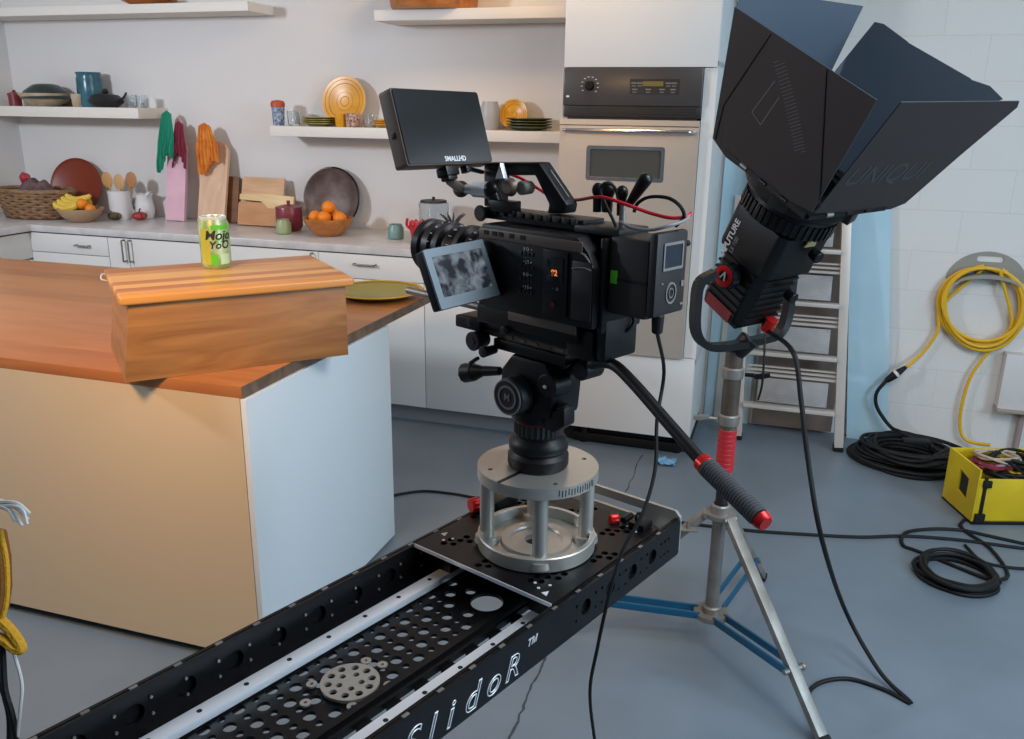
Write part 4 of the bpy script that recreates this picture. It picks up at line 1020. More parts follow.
# top cheese plate and details
mb = MB().curve2d([rrect(-.12, -.035, .105, .035, .004)]+[circle(-.11+.017*k, q, .0042, 10) for k in range(13) for q in (-.02, 0, .02)], RM @ Matrix.Translation((0, 0, 1.4655+.004)), .008)
mb.build('cheese_plate', 'blackm', cc)
mb = MB()
for k in range(10): rbox(mb, -.105+.02*k, -.094+.02*k, .034, .04, 1.474, 1.484, .001)
rbox(mb, -.115, .10, -.02, .034, 1.4735, 1.482, .002)
mb.build('accessory_rail', 'dgrey', cc)
MB().cyl(rp(.105, .045, 1.475), rp(.105, .052, 1.475), .014, n=20, bev=.002).cyl(rp(.105, .02, 1.475), rp(.105, .045, 1.475), .010, n=18).build('side_adjuster', 'dgrey', cc)
# top handle
o_ = pxpoly([(490, 162), (545, 162), (573, 204), (571, 213), (553, 213), (555, 204), (541, 175), (505, 175), (503, 206), (490, 206)], 0.)
hdl = MB().prism(o_, side(.016), .030, bev=.004).build('top_handle', 'blackp', cc)
q = pxpoly([(545, 168), (549, 166), (572, 200), (568, 205)], .017)
MB().prism([tuple(V(a)*.8+V((sum(x[0] for x in q)/4, sum(x[1] for x in q)/4))*.2) for a in q], side(.0185), .002).build('handle_stripe', 'alud', hdl)
# lens
lz = 1.393; la = rp(.076, 0, lz)
prof = [(0, 0), (.038, 0), (.04, .01)]
h = .01
for k in range(7):
    r_ = (.043, .046, .044, .048, .046, .049, .050)[k]
    prof += [(r_, h+.003), (r_, h+.019), (r_-.004, h+.022), (r_-.004, h+.026)]; h += .027
prof += [(.051, h+.002), (.052, h+.018), (.049, h+.02), (.043, h+.02), (.038, h+.006), (0, h+.004)]
ln = MB().lathe(prof, zframe(la, F), 48).build('lens', 'blackm', cc)
for k, hh in enumerate((.04, .094, .148)):
    MB().lathe([(.0478, hh), (.0502, hh+.001), (.0502, hh+.010), (.0478, hh+.011)], zframe(la, F), 60, close=True).build('focus_ring', 'dgrey', ln)
mb = MB()
for hh in (.066, .12, .175):
    for i in range(18):
        a = 2*pi*i/18; mm = zframe(la, F) @ Matrix.Rotation(a, 4, 'Z'); mb.box((.0487, 0, hh), (.0022, .0014 if i % 3 else .003, .007), mm)
mb.build('lens_scale', 'label', ln, kind='stuff')
# mount / front face
MB().cyl(rp(.086, 0, lz), rp(.102, 0, lz), .05, .045, 40, bev=.003).build('lens_mount', 'bronze', cc)
# flip-out screen
sc_ = 1.12
LCc = EYE+(V((-.447, 1.168, 1.418))-EYE)*sc_
lx, ly = V((.409, .912, .03)), V((-.372, .136, .918)); LM = frame(LCc, lx, ly)
lw, lh = .14*.98, .101*.98
mb = MB().curve2d([rrect(-lw/2, -lh/2, lw/2, lh/2, .003), rrect(-lw/2+.013, -lh/2+.018, lw/2-.010, lh/2-.014, .002)], LM @ Matrix.Translation((0, 0, -.001)), .004)
lcd = MB().box((0, 0, -.012), (lw, lh, .02), LM, bev=.004).build('flip_screen', 'blackp', cc)
mb.build('screen_bezel', 'lcdframe', lcd)
MB().box((0, 0, -.0016), (lw-.018, lh-.022, .002), LM).build('live_picture', 'live', lcd)
MB().cyl(LM @ V((lw/2+.004, lh/2, -.012)), LM @ V((lw/2+.004, -lh/2, -.012)), .008, n=14).bar(LM @ V((lw/2, 0, -.012)), rp(.085, .068, 1.40), .03, .012, bev=.002).build('screen_hinge', 'blackp', cc)
# battery and its rear plate
mb = MB(); rbox(mb, -.176, -.166, -.05, .055, 1.31, 1.462, .004); rbox(mb, -.178, -.158, -.04, .045, 1.262, 1.33, .006); mb.build('battery_adapter', 'blackp', cc)
bt = rbox(MB(), -.250, -.176, -.035, .045, 1.343, 1.466, .008).build('battery', mat('battery_brown_black', '#2a2320', .55), cc)
P = wpx(614, 277, .046); mb = MB().box((0, 0, 0), (.012, .003, .020), Matrix.Translation(P) @ RM.to_3x3().to_4x4(), bev=.0004); mb.build('green_sticker', 'green', bt)
rbox(MB(), -.249, -.19, .0452, .0462, 1.398, 1.402).build('battery_groove', 'blackp', bt)
rpz = rbox(MB(), -.266, -.250, -.036, .046, 1.350, 1.478, .006).build('rear_plate', 'dgrey', cc)
rf = frame(rp(-.2665, 0, 0), -LL_, (0, 0, 1)) @ Matrix.Translation((-.006, -.004, 0)) @ Matrix.Diagonal((.82, 1, 1, 1))
MB().curve2d([rrect(-.030, 1.424, .034, 1.466, .002), rrect(-.026, 1.428, .030, 1.462, .002)], rf, .003).build('display_bezel', 'dimlabel', rpz)
MB().curve2d([rrect(-.026, 1.428, .030, 1.462, .002)], rf, .001).build('display', mat('small_display', '#1d2a33', .2), rpz)
MB().curve2d([circle(.002, 1.388, .017, 28), circle(.002, 1.388, .014, 28)], rf, .002).curve2d([circle(.002, 1.388, .008, 20), circle(.002, 1.388, .0065, 20)], rf, .002).build('control_ring', 'dimlabel', rpz)
MB().curve2d([rrect(.034, 1.395, .042, 1.404, .001)], rf, .002).curve2d([rrect(-.032, 1.404, -.026, 1.406, .0005)], rf, .002).curve2d([rrect(.034, 1.366, .044, 1.369, .0005)], rf, .002).build('small_button', 'dimlabel', rpz)
MB().cyl(rp(-.26, -.036, 1.455), rp(-.26, -.044, 1.455), .005, n=12).build('side_pin', 'blackp', rpz)
P = rp(-.258, .022, 1.352); pw = P
MB().cyl(P, P+V((0, 0, -.03)), .010, .0085, 16, bev=.002).build('power_plug', 'blackr', cc)
# connectors and small loops on top of the rear
for k, (px, py, r) in enumerate(((598, 190, .010), (608, 190, .012), (622, 193, .010))):
    P = wpx(px, py, -.01); MB().ball(P, r, (1, 1, 1.2), u=14, v=10).cyl(P+V((0, 0, -.035)), P, r*.7, r*.8, 14).build('connector', 'blackm', cc)
P0, P1 = wpx(628, 206, -.01), wpx(645, 180, -.01)
MB().cyl(P0, P1, .006, .011, 14, bev=.002).ball(P1, .011).build('antenna_plug', 'blackm', cc)
rbox(MB(), -.19, -.10, -.04, .04, 1.463, 1.475, .004).build('top_cover', 'dgrey', cc)
P0 = wpx(622, 225, .0); MB().cyl(P0-V((0, 0, .03)), P0+V((0, 0, .03)), .006, .005, 12).build('cable_clip', 'alud', cc)
def tube_thing(name, label, cat, m, pts, r, n=8, group=None, k=6):
    o = MB().tube(pts, r, n, k).build(name, m, loc=pts[0]); return tag(o, label, cat, group)
tube_thing('red_wire', 'thin red wire running over the top of the camera from the monitor arm', 'wire', 'redwire', [wpx(x, y, l) for x, y, l in ((482, 172, .0), (500, 172, -.02), (518, 177, -.025), (534, 186, -.025), (553, 197, -.025), (575, 200, -.02), (600, 197, .02), (625, 204, .02), (650, 213, .01), (672, 218, 0), (688, 216, -.02), (691, 213, -.03))], .0028)
tube_thing('black_loop_cable', 'black cable arching in a loop above the battery', 'cable', 'blackr', [wpx(x, y, l) for x, y, l in ((634, 212, 0), (638, 203, 0), (650, 197, 0), (668, 198, 0), (680, 206, 0), (684, 217, -.01), (676, 226, -.02))], .0028)
tube_thing('grey_loop_cable', 'thin grey cable looping flat over the battery top', 'cable', mat('grey_cable', '#77777a', .5), [wpx(x, y, l) for x, y, l in ((620, 222, .03), (632, 228, .035), (650, 230, .04), (668, 226, .03), (684, 221, 0), (690, 215, -.03))], .0026)
tube_thing('black_loop_cable', 'small black cable coiled around the connectors behind the handle', 'cable', 'blackr', [wpx(x, y, l) for x, y, l in ((616, 226, .01), (606, 205, .01), (600, 190, .015), (606, 183, .01), (615, 188, .0), (619, 205, .0), (622, 226, .0))], .0026)
tube_thing('short_cable', 'short black cable curving below the battery adapter', 'cable', 'blackr', [wpx(x, y, l) for x, y, l in ((632, 315, -.02), (634, 322, -.02), (628, 330, -.01), (616, 334, 0))], .003)
# thin power cable hanging to the floor
A0 = pw+V((0, 0, -.028))
def ondep(px, py, t): return EYE+ray(px, py)*t
tube_thing('power_cable', 'thin black power cable hanging from the battery plate past the slider', 'cable', 'blackr', [A0, ondep(664, 372, 1.47), ondep(657, 420, 1.47), ondep(655, 470, 1.46), ondep(642, 515, 1.45), ondep(622, 552, 1.45), ondep(608, 600, 1.46), ondep(597, 650, 1.5), ondep(590, 690, 1.55), ondep(594, 735, 1.62), ondep(605, 800, 1.7)], .0032)

# ================================================================== ON-CAMERA MONITOR
sc2 = 1.08
mc = EYE+(V((-.516, 1.271, 1.622))-EYE)*sc2
mx, my = V((.389, .921, -.011)), V((-.287, .132, .949)); MM = frame(mc, mx, my)
mw, mh = .185*sc2, .115*sc2
mon = thing('field_monitor', 'black field monitor tilted on an arm above the camera', 'monitor', mc-my*mh/2)
hs_ = MB().prism(rrect(-mw/2, -mh/2, mw/2, mh/2, .004), MM @ Matrix.Translation((0, 0, -.030)), .030, bev=.002).build('housing', mat('monitor_housing', '#6b5240', .45), mon)
MB().prism(rrect(-mw/2+.002, -mh/2+.002, mw/2-.002, mh/2-.002, .004), MM @ Matrix.Translation((0, 0, .0002)), .0022).build('screen', 'screen', mon)
MB().text('SMALLHD', .0115, MM @ Matrix.Translation((.008, -mh/2+.0085, .0026)), .0003, bold=.0003).build('lettering', 'label', mon)
MB().box((-mw/2-.0008, -.01, -.016), (.002, .009, .008), MM, bev=.0005).build('side_port', 'blackp', hs_)
ab = MM @ V((-.002, -mh/2, -.015)); at_ = wpx(458, 187, .04)
ar = thing('monitor_arm', 'short black articulated arm holding the monitor to the camera handle', 'arm', wpx(505, 205, .03))
MB().box((0, -mh/2-.009, -.014), (.03, .016, .026), MM, bev=.003).box((0, -mh/2-.02, -.014), (.022, .008, .02), MM, bev=.003).build('mount_shoe', 'blackm', ar)
e0 = MM @ V((0, -mh/2-.024, -.014)); j1 = wpx(461, 189, .035); j2 = wpx(492, 190, .03); j3 = wpx(500, 200, .03)
MB().cyl(e0, j1, .008, .009, 14).ball(j1, .015, u=18, v=12).build('ball_joint', 'bronze', ar)
MB().cyl(j1, j1.lerp(j2, .45), .0085, .009, 14).cyl(j1.lerp(j2, .4), j2, .0135, .0145, 18, bev=.003).build('arm_tube', 'silver', ar)
MB().ball(j2, .016).cyl(j2, j3+V((0, 0, -.02)), .012, .013, 16).build('elbow', 'blackm', ar)
P = wpx(512, 187, .035); MB().cyl(P, P+LL_*.014, .016, .014, 16, bev=.003).build('locking_knob', 'bronze', ar)
P = wpx(503, 172, .035); MB().prism([(-.010, -.012), (.012, -.010), (.002, .016)], frame(P, -F, (0, 0, 1)), .010, bev=.002).build('ratchet_lever', 'silver', ar)
mb = MB(); P = wpx(505, 206, .03); mb.box((0, 0, 0), (.05, .03, .02), Matrix.Translation(P) @ RM.to_3x3().to_4x4(), bev=.003); mb.build('handle_clamp', 'blackm', ar)
P = wpx(523, 188, .03); MB().cyl(P-LL_*.02, P+LL_*.006, .011, .012, 16, bev=.002).build('locking_knob', 'alud', ar)
e1_ = MM @ V((.045, -mh/2-.004, -.014)); MB().box((.045, -mh/2-.006, -.014), (.012, .012, .016), MM, bev=.002).cyl(e1_, wpx(482, 172, .02), .004, n=10).build('cable_plug', 'blackm', ar)

# ================================================================== LIGHT ON STAND
PX, PY = -.108, 2.48
LC = EYE+(V((.0343, 2.4787, 1.4851))-EYE)*(2.22/2.3); kS = 2.22/2.3
E1 = V((.6305, .7757, .0284)); E2 = V((.697, -.5497, -.4605)); AX = V((.3416, -.3101, .8872))
def lp(a, b, k): return LC+E1*a+E2*b+AX*k
LMx = Matrix((E2, E1, AX)).transposed().to_4x4(); LMx.translation = LC       # x=e2 y=e1 z=axis (right handed)
hr, hf, ll = .1627*kS, .2465*kS, .35*kS
lt = thing('studio_light', 'large black studio light tilted upward on the steel stand', 'light', lp(0, 0, -.33))
# housing profile
MB().prism([(-.085, -.06), (-.06, -.085), (.06, -.085), (.085, -.06), (.085, .06), (.06, .085), (-.06, .085), (-.085, .06)], LMx @ Matrix.Translation((0, 0, -.43)), .30, bev=.008).build('lamp_body', 'blackm', lt)
MB().prism([(-.10, -.08), (-.08, -.10), (.08, -.10), (.10, -.08), (.10, .08), (.08, .10), (-.08, .10), (-.10, .08)], LMx @ Matrix.Translation((0, 0, -.25)), .13, bev=.008).build('front_housing', 'blackp', lt)
mb = MB()
for k in range(7): mb.box((0, 0, -.40+.022*k), (.178, .13, .006), LMx); mb.box((0, 0, -.40+.022*k), (.12, .178, .006), LMx)
mb.build('cooling_fins', 'blackp', lt, kind='stuff')
MB().prism([(-.07, -.07), (.07, -.07), (.07, .07), (-.07, .07)], LMx @ Matrix.Translation((0, 0, -.445)), .016, bev=.004).build('end_cap', 'blackp', lt)
MB().box((0, -.072, -.415), (.10, .004, .035), LMx @ Matrix.Translation((0, -.016, 0))).build('red_accent', mat('dark_red_accent', '#7a1418', .5), lt)
MB().lathe([(0, -.12), (.115, -.12), (.125, -.11), (.125, -.075), (.118, -.065), (.118, -.055), (0, -.055)], LMx, 40).build('mount_ring', 'blackp', lt)
mb = MB()
for i in range(44):
    t = 2*pi*i/44; mb.box((.126, 0, -.092), (.006, .009, .04), LMx @ Matrix.Rotation(t, 4, 'Z'))
mb.build('ribbed_grip', 'blackm', lt, kind='stuff')
MB().lathe([(.10, -.055), (.135, -.055), (.15, -.035), (.155, -.012), (.14, -.008), (.10, -.008)], LMx, 48, close=True).build('adapter_ring', 'blackp', lt)
for t in (.3, 1.9, 3.5, 5.1):
    mm = LMx @ Matrix.Rotation(t, 4, 'Z'); MB().box((.150, 0, -.03), (.018, .05, .03), mm, bev=.003).build('latch', 'dgrey', lt)
# lettering on body side facing the viewer (-e1 face)
sf = frame(lp(-.1015, -.01, -.17), E2, AX); 
def side_text(body_, size, b, k, off=-.1012):
    # reads along the axis
    return MB().text(body_, size, frame(lp(off, b, k), AX, -E2), .0006, bold=.0006)
side_text('APUTURE', .026, -.058, -.215).build('lettering', 'label', lt)
side_text('LS 600', .018, -.036, -.225).build('lettering', 'dimlabel', lt)
# tilt knob
kb = lp(-.100, 0, -.30)
mb = knurl(MB(), kb, kb-E1*.030, .038, 14, .08); tk = mb.build('tilt_knob', 'blackp', lt)
MB().lathe([(.016, 0), (.030, 0), (.030, .002), (.016, .002)], zframe(kb-E1*.030, -E1), 30, close=True).build('knob_ring', 'red', tk)
MB().text('\u039b', .03, frame(kb-E1*.0325, (E2*.8+V((0, 0, 0))), V((0, 0, 1))), .001, bold=.001).build('logo', 'label', tk)
# yoke
Pv = lp(0, 0, -.30)
yk = MB()
hb = V((Pv.x, Pv.y, Pv.z-.215))
for sg in (-1, 1):
    sw = -CR*.026 if sg < 0 else V((0, 0, 0))
    pts = [Pv+E1*sg*.135+sw*.8+V((0, 0, .01)), Pv+E1*sg*.150+sw*1.9-V((0, 0, .015)), Pv+E1*sg*.152+sw*2.1-V((0, 0, .07)), Pv+E1*sg*.150+sw*1.9-V((0, 0, .155)), Pv+E1*sg*.12+sw*1.2-V((0, 0, .20)), Pv+E1*sg*.05-V((0, 0, .207)), hb+V((0, 0, .01))]
    P_ = smooth_path(pts, 5)
    for a, b in zip(P_, P_[1:]):
        yk.bar(a, b+(b-a)*.15, .036, .020, up=V((.5, -.85, 0)).cross((b-a).normalized()))
yk.build('yoke', 'blackp', lt)
MB().cyl(Pv+E1*.098, Pv+E1*.165, .02, n=20).cyl(Pv-E1*.098, Pv-E1*.112, .016, n=20).build('yoke_pivot', 'blackp', lt)
MB().cyl(hb+V((0, 0, .02)), V((PX, PY, hb.z-.03)), .030, .026, 20, bev=.004).build('stand_socket', 'blackp', lt)
P = lp(.03, .10, -.40); MB().cyl(P, P-AX*.04, .018, n=18).build('power_inlet', 'red', lt, label='red collar of the power inlet')
P = lp(0, .105, -.13); MB().prism([(-.02, -.012), (.022, -.012), (.016, .014), (-.012, .014)], frame(P, E1, AX), .004).build('maker_badge', mat('badge_gold', '#b09a6c', .4), lt)
for b, k in ((.11, -.16), (.105, -.30)): P = lp(.02, b, k); MB().cyl(P, P+E2*.03, .014, .017, 14, bev=.002).build('body_knob', 'blackp', lt)
# barn doors
bd = thing('barn_doors', 'four-leaf black barn doors clipped on the front of the light', 'barn doors', lp(0, 0, 0))
fr2 = MB()
for i in range(4):
    a0 = [(-1, -1), (1, -1), (1, 1), (-1, 1)][i]; a1 = [(-1, -1), (1, -1), (1, 1), (-1, 1)][(i+1) % 4]
    fr2.bar(lp(a0[0]*hr*.96, a0[1]*hr*.96, -.005), lp(a1[0]*hr*.96, a1[1]*hr*.96, -.005), .018, .012, up=AX)
fr2.lathe([(.12, -.012), (.150, -.012), (.150, 0), (.12, 0)], LMx, 48, close=True)
fr2.build('door_frame', 'blackm', bd)
def leaf(c0, c1, g0, g1, name, pxo, nout):
    q = [lp(c0[0]*hr, c0[1]*hr, 0), lp(c1[0]*hr, c1[1]*hr, 0), lp(c1[0]*hf, c1[1]*hf, ll), lp(c0[0]*hf, c0[1]*hf, ll)]
    q = [q[0].lerp(q[1], .02), q[1].lerp(q[0], .02), q[2].lerp(q[3], g1), q[3].lerp(q[2], g0)]
    n_ = (q[1]-q[0]).cross(q[3]-q[0]).normalized()
    if n_.dot(nout) < 0: n_ = -n_
    if pxo:      # outline with its flared corners, lying in the plane of the leaf
        ol = []
        for x, y in pxo: d = ray(x, y); ol.append(EYE+d*((q[0]-EYE).dot(n_)/d.dot(n_)))
    else: ol = q
    fm = frame(q[0], q[1]-q[0], q[3]-q[0]); sgz = 1 if fm.to_3x3().col[2].dot(n_) > 0 else -1
    inv = fm.inverted(); o2 = [((inv @ p).x, (inv @ p).y) for p in ol]
    lf = MB().prism(o2, fm, -.0015*sgz).build(name, 'barn_in', bd)
    sk = MB().prism(o2, fm @ Matrix.Translation((0, 0, .0001*sgz)), .0013*sgz).build('outer_face', 'barn_out', lf)
    return q, n_, lf, sk
def crease(q, n_, lf, a, b):
    pa_, pb_ = [EYE+ray(*p)*((q[0]-EYE).dot(n_)/ray(*p).dot(n_)) for p in (a, b)]
    MB().bar(pa_+n_*.002, pb_+n_*.002, .004, .003, up=n_, bev=.0008).build('crease', 'blackp', lf)
qA, nA, lA, sA = leaf((-1, -1), (-1, 1), .0, .04, 'leaf', [(735, 7), (877, 100), (866, 120), (812, 212), (770, 190), (726, 157), (713, 138)], -E1)
crease(qA, nA, lA, (771, 34), (724, 105)); crease(qA, nA, lA, (724, 105), (716, 139)); crease(qA, nA, lA, (827, 69), (820, 208))
qB, nB, lB, sB = leaf((-1, 1), (1, 1), .08, .0, 'leaf', [(901, 102), (1019, 101), (1017, 107), (960, 155), (905, 203), (890, 209), (814, 213)], E2)
qC, nC, lC, sC = leaf((1, 1), (1, -1), .0, .06, 'leaf', [(875, 22), (884, 24), (907, 41), (909, 43), (970, 78), (972, 80), (990, 86), (1003, 99), (950, 120), (868, 196), (800, 150), (836, 70)], E1)
qD, nD, lD, sD = leaf((1, -1), (-1, -1), .04, .0, 'leaf', [(863, 6), (832, 69), (797, 146), (724, 147), (736, 8), (743, -8), (800, -3)], -E2)
# hinge clips
for q in (qA, qB, qC, qD):
    for t in (.25, .5, .75):
        P = q[0].lerp(q[1], t); MB().cyl(P-(q[1]-q[0]).normalized()*.012-AX*.004, P+(q[1]-q[0]).normalized()*.012-AX*.004, .006, n=10).build('hinge', 'alud' if t == .25 else 'blackm', bd)
# perforated logo on the leaf facing the room and lettering on the lower leaf: small raised studs
def qpt(q, n_, u, v, off=.0018): a = q[0].lerp(q[1], u); b = q[3].lerp(q[2], u); return a.lerp(b, v)+n_*off
stud = MB(); 
def lseg(q, n_, a, b, mb, w_=.0012): mb.bar(qpt(q, n_, *a), qpt(q, n_, *b), w_*2, .0008, up=n_)
# left stroke of the letter shape: outlined bar ; right stroke: hatch of dashes
lseg(qA, nA, (.24, .40), (.38, .70), stud); lseg(qA, nA, (.34, .36), (.44, .62), stud); lseg(qA, nA, (.24, .40), (.34, .36), stud)
lg1 = stud.build('logo_outline', 'dimlabel', sA)
mb = MB()
for i in range(26):
    t = i/25; u0 = .34+.34*t; v0 = .80-.44*t
    lseg(qA, nA, (u0, v0), (u0+.035, v0+.035), mb, .0007); lseg(qA, nA, (u0+.05, v0+.02), (u0+.08, v0+.05), mb, .0007)
mb.build('logo_dashes', 'dimlabel', sA, kind='stuff')
bx_ = (qB[1]-qB[0]).normalized(); by_ = nB.cross(bx_) 
if by_.dot(AX) < 0: by_ = -by_
tf = frame(qpt(qB, nB, .52, .36), bx_, by_)
tf2 = tf if tf.to_3x3().col[2].dot(nB) > 0 else frame(qpt(qB, nB, .52, .36), -bx_, by_)
MB().text('UNIQUI', .085, tf2, .0006, shear=0).build('lettering', mat('faint_print', '#3f3a3d', .6), sB)

# stand
sp = thing('light_stand', 'steel light stand with blue braces and red tape on its column', 'stand', (PX, PY, 0))
zp = lambda py: ony(718, py, PY).z
zl_, zu = .135, .475
pole = MB().cyl((PX, PY, .11), (PX, PY, zu+.03), .021, n=28).build('lower_column', 'alud', sp)
MB().cyl((PX, PY, zu+.03), (PX, PY, zp(428)), .018, n=24).build('middle_column', 'dgrey', sp)
MB().cyl((PX, PY, zp(440)), (PX, PY, hb.z-.02), .0255, n=24).build('upper_column', mat('worn_brown_steel', '#6e6258', .45, .5, var='#584d44', vs=10), sp)
mb = MB(); zz0, zz1 = zp(469), zp(427); prof = [(.019, zz0)]
for k in range(9): z_ = zz0+(zz1-zz0)*k/9; prof += [(.0268, z_), (.0272, z_+(zz1-zz0)/9*.85), (.0258, z_+(zz1-zz0)/9*.95)]
prof += [(.019, zz1)]
MB().lathe(prof, Matrix.Translation((PX, PY, 0)), 28, close=True).build('red_tape_wrap', 'redtape', sp)
for py, th in ((371, 0), (418, 1)):
    z_ = zp(py); MB().cyl((PX, PY, z_-.018), (PX, PY, z_+.018), .030, .032, 24, bev=.004).build('clamp_collar', 'alud', sp)
    sgn = 1 if th == 0 else -1
    a = V((PX+.035*sgn, PY-.01, z_)); b = a+V((.045*sgn, -.01, .004))
    MB().cyl(a, b, .006, n=10).prism([(-.022, -.006), (0, -.009), (.024, -.004), (.024, .008), (0, .009), (-.022, .006)], frame(b, (1, .2, .1), (0, 0, 1)), .008, bev=.002).build('wing_knob', 'alud' if th else 'blackm', sp)
MB().cyl((PX, PY, zu-.025), (PX, PY, zu+.03), .031, .029, 28, bev=.004).lathe([(.028, zu-.012), (.046, zu-.012), (.046, zu+.002), (.028, zu+.002)], Matrix.Translation((PX, PY, 0)), 28, close=True).build('upper_leg_collar', 'alud', sp)
MB().cyl((PX, PY, .10), (PX, PY, .155), .032, .030, 28, bev=.004).lathe([(.03, .115), (.055, .115), (.055, .132), (.03, .132)], Matrix.Translation((PX, PY, 0)), 28, close=True).build('lower_brace_collar', 'alud', sp)
for k, ang in enumerate((-47, 73, -167)):
    d_ = V((cos(radians(ang)), sin(radians(ang)), 0)); n_ = V((-d_.y, d_.x, 0)); R_ = .50
    a = V((PX, PY, zu-.005))+d_*.045; b = V((PX, PY, .018))+d_*R_
    lg = MB().bar(a, b, .032, .022, up=n_.cross(b-a), bev=.002).build('leg', 'alud', sp)
    MB().cyl(a-n_*.022, a+n_*.022, .009, n=12).build('leg_hinge', 'alud', lg)
    MB().cyl(b-n_*.016-V((0, 0, .0)), b+n_*.016, .017, n=14).build('foot', 'blackr', lg)
    m_ = a.lerp(b, .70)
    for sg in (-1, 1):
        MB().bar(V((PX, PY, .125))+d_*.04+n_*sg*.022, m_+n_*sg*.022, .008, .022, up=(0, 0, 1) if True else n_, bev=.001).build('brace', 'bluebrace', sp, label='blue flat brace')
    MB().cyl(m_-n_*.034, m_+n_*.034, .008, n=12).ball(m_+n_*.036, .011).build('brace_bolt', 'alud', lg)
# the free wing bolt at the left of the upper collar
P = V((PX, PY, zu))+V((-.09, -.05, -.05)); MB().cyl(P, P+V((0, 0, .03)), .005, n=10).prism([(-.03, -.010), (.03, -.014), (.03, .010), (-.03, .014)], frame(P, (1, .3, 0), (0, 1, .2)), .006, bev=.002).build('t_bolt', 'alud', sp)

# power cable of the light
pin = lp(.03, .10, -.44)
fl = lambda x, y, z=.006: onz(x, y, z)
tube_thing('light_power_cable', 'thick black cable hanging from the studio light to the floor', 'cable', 'blackr', [pin, ondep(793, 352, 2.3), ondep(801, 400, 2.28), ondep(808, 460, 2.28), ondep(822, 540, 2.3), onz(846, 612, .16), onz(880, 672, .03), fl(911, 703), fl(885, 690), fl(850, 679), fl(822, 682), fl(808, 694), fl(810, 715), fl(822, 745), fl(845, 775)], .0068, 10)
tube_thing('thin_control_cable', 'thin dark cable hanging under the light beside the column', 'cable', 'blackr', [ondep(765, 335, 2.32), ondep(764, 360, 2.32), ondep(762, 385, 2.34), ondep(758, 400, 2.36)], .003)
tube_thing('floor_cable', 'black cable lying across the floor behind the light stand', 'cable', 'blackr', [fl(560, 503), fl(600, 512), fl(660, 520), fl(745, 530), fl(800, 534), fl(860, 537), fl(905, 536), fl(960, 540), fl(1030, 549), fl(1080, 552)], .007, 8)
tube_thing('floor_cable', 'black cable on the floor between the island and the slider', 'cable', 'blackr', [fl(385, 498), fl(400, 494), fl(425, 491), fl(455, 494), fl(480, 498), fl(530, 500), fl(562, 503)], .006, 8)
# small coil in front
def coil(name, label, m, c, rx, ry, r, turns, seed_, ends=None, z0=None, jit=.06, rot=0., hgt=3, wall=None, inn=0.):
    rnd = random.Random(seed_); pts = []
    for k in range(turns):
        a0 = rnd.random()*.6; ex, ey = (1+rnd.uniform(-jit, jit))*(1-inn*rnd.random()), (1+rnd.uniform(-jit, jit))*(1-inn*rnd.random()); ox, oy = rnd.uniform(-jit, jit)*rx, rnd.uniform(-jit, jit)*ry
        for i in range(14):
            a = 2*pi*i/14+.1*a0; x = rx*ex*cos(a)+ox; y = ry*ey*sin(a)+oy
            zz = r*(1+1.9*((k*hgt)//turns))+abs(rnd.gauss(0, r*.25))
            if wall is None: pts.append(V(c)+V((x*cos(rot)-y*sin(rot), x*sin(rot)+y*cos(rot), zz)))
            else: pts.append(V(c)+V((x, -zz, y)))
    if ends: pts = list(ends[0])+pts+list(ends[1])
    return tube_thing(name, label, 'cable', m, pts, r, 8, k=4)
c1 = onz(957, 577, 0)
coil('coiled_cable', 'small loose coil of black cable in the middle of the right floor', 'blackr', c1, .150, .150, .0072, 9, 3, ends=([fl(1080, 556), fl(1030, 545), fl(985, 535), fl(960, 530), fl(930, 529), fl(905, 533), fl(903, 545), fl(920, 552)], [fl(1008, 575), fl(990, 548), fl(960, 525), fl(990, 512), fl(1040, 512)]), jit=.07, inn=.28)
tube_thing('floor_cable', 'black cable running past the yellow case to the right edge', 'cable', 'blackr', [fl(965, 545), fl(980, 560), fl(1000, 566), fl(1030, 569), fl(1090, 570)], .006)
c2 = onz(906, 452, 0)
# ================================================================== WALL CORDS
# hanger
hc = ony(985, 285, YW-.01)
s_ = mpp(hc)
def arc(r, a0, a1, n, sy=1.): return [(r*cos(radians(a0+(a1-a0)*i/n)), r*sy*sin(radians(a0+(a1-a0)*i/n))) for i in range(n+1)]
hg = thing('cord_hanger', 'grey crescent-shaped cord hanger fixed to the block wall', 'hanger', hc)
ro, ri = 37*s_, 29*s_
mm = frame(hc+V((0, .008, 0)), (1, 0, 0), (0, 0, 1))
mb = MB().curve2d([arc(ro, 8, 172, 20, .9)+arc(ri, 165, 15, 20, .38), rrect(-11*s_, 23*s_, 13*s_, 29*s_, 2.5*s_)], mm, .012)
mb.build('hanger_plate', 'greyplate', hg)
MB().prism(arc(ri*1.02, 165, 15, 16, .42)+arc(ri*.98, 15, 165, 16, .30), frame(hc+V((0, -.0, 0)), (1, 0, 0), (0, 0, 1)), .07).build('cord_ledge', 'greyplate', hg)
P = lambda x, y, d=.03: ony(x, y, YW-d)
cy = P(982, 303, .05); s_ = mpp(cy)
yl = []
rnd = random.Random(5)
for k in range(8):
    ex, ox, oy = 1+rnd.uniform(-.07, .07), rnd.uniform(-3, 3), rnd.uniform(-2, 6); dp = .02+.013*(k % 4)
    for i in range(14):
        a = pi*.5+2*pi*i/14
        yl.append(P(982+ox+41*ex*cos(a), 303+oy*(sin(a) < 0)+(-35-1.4*k*(sin(a) < 0) if True else 0)*sin(a)*1.0, dp))
pts = [P(906, 367, .07), P(910, 364, .05), P(925, 350, .03), P(938, 330, .03), P(942, 305, .03)] + yl + [P(1012, 320, .04), P(1002, 338, .03), P(985, 356, .03), P(970, 378, .03), P(962, 405, .03), P(960, 425, .03), P(964, 438, .04), P(975, 443, .06), P(990, 445, .1)]
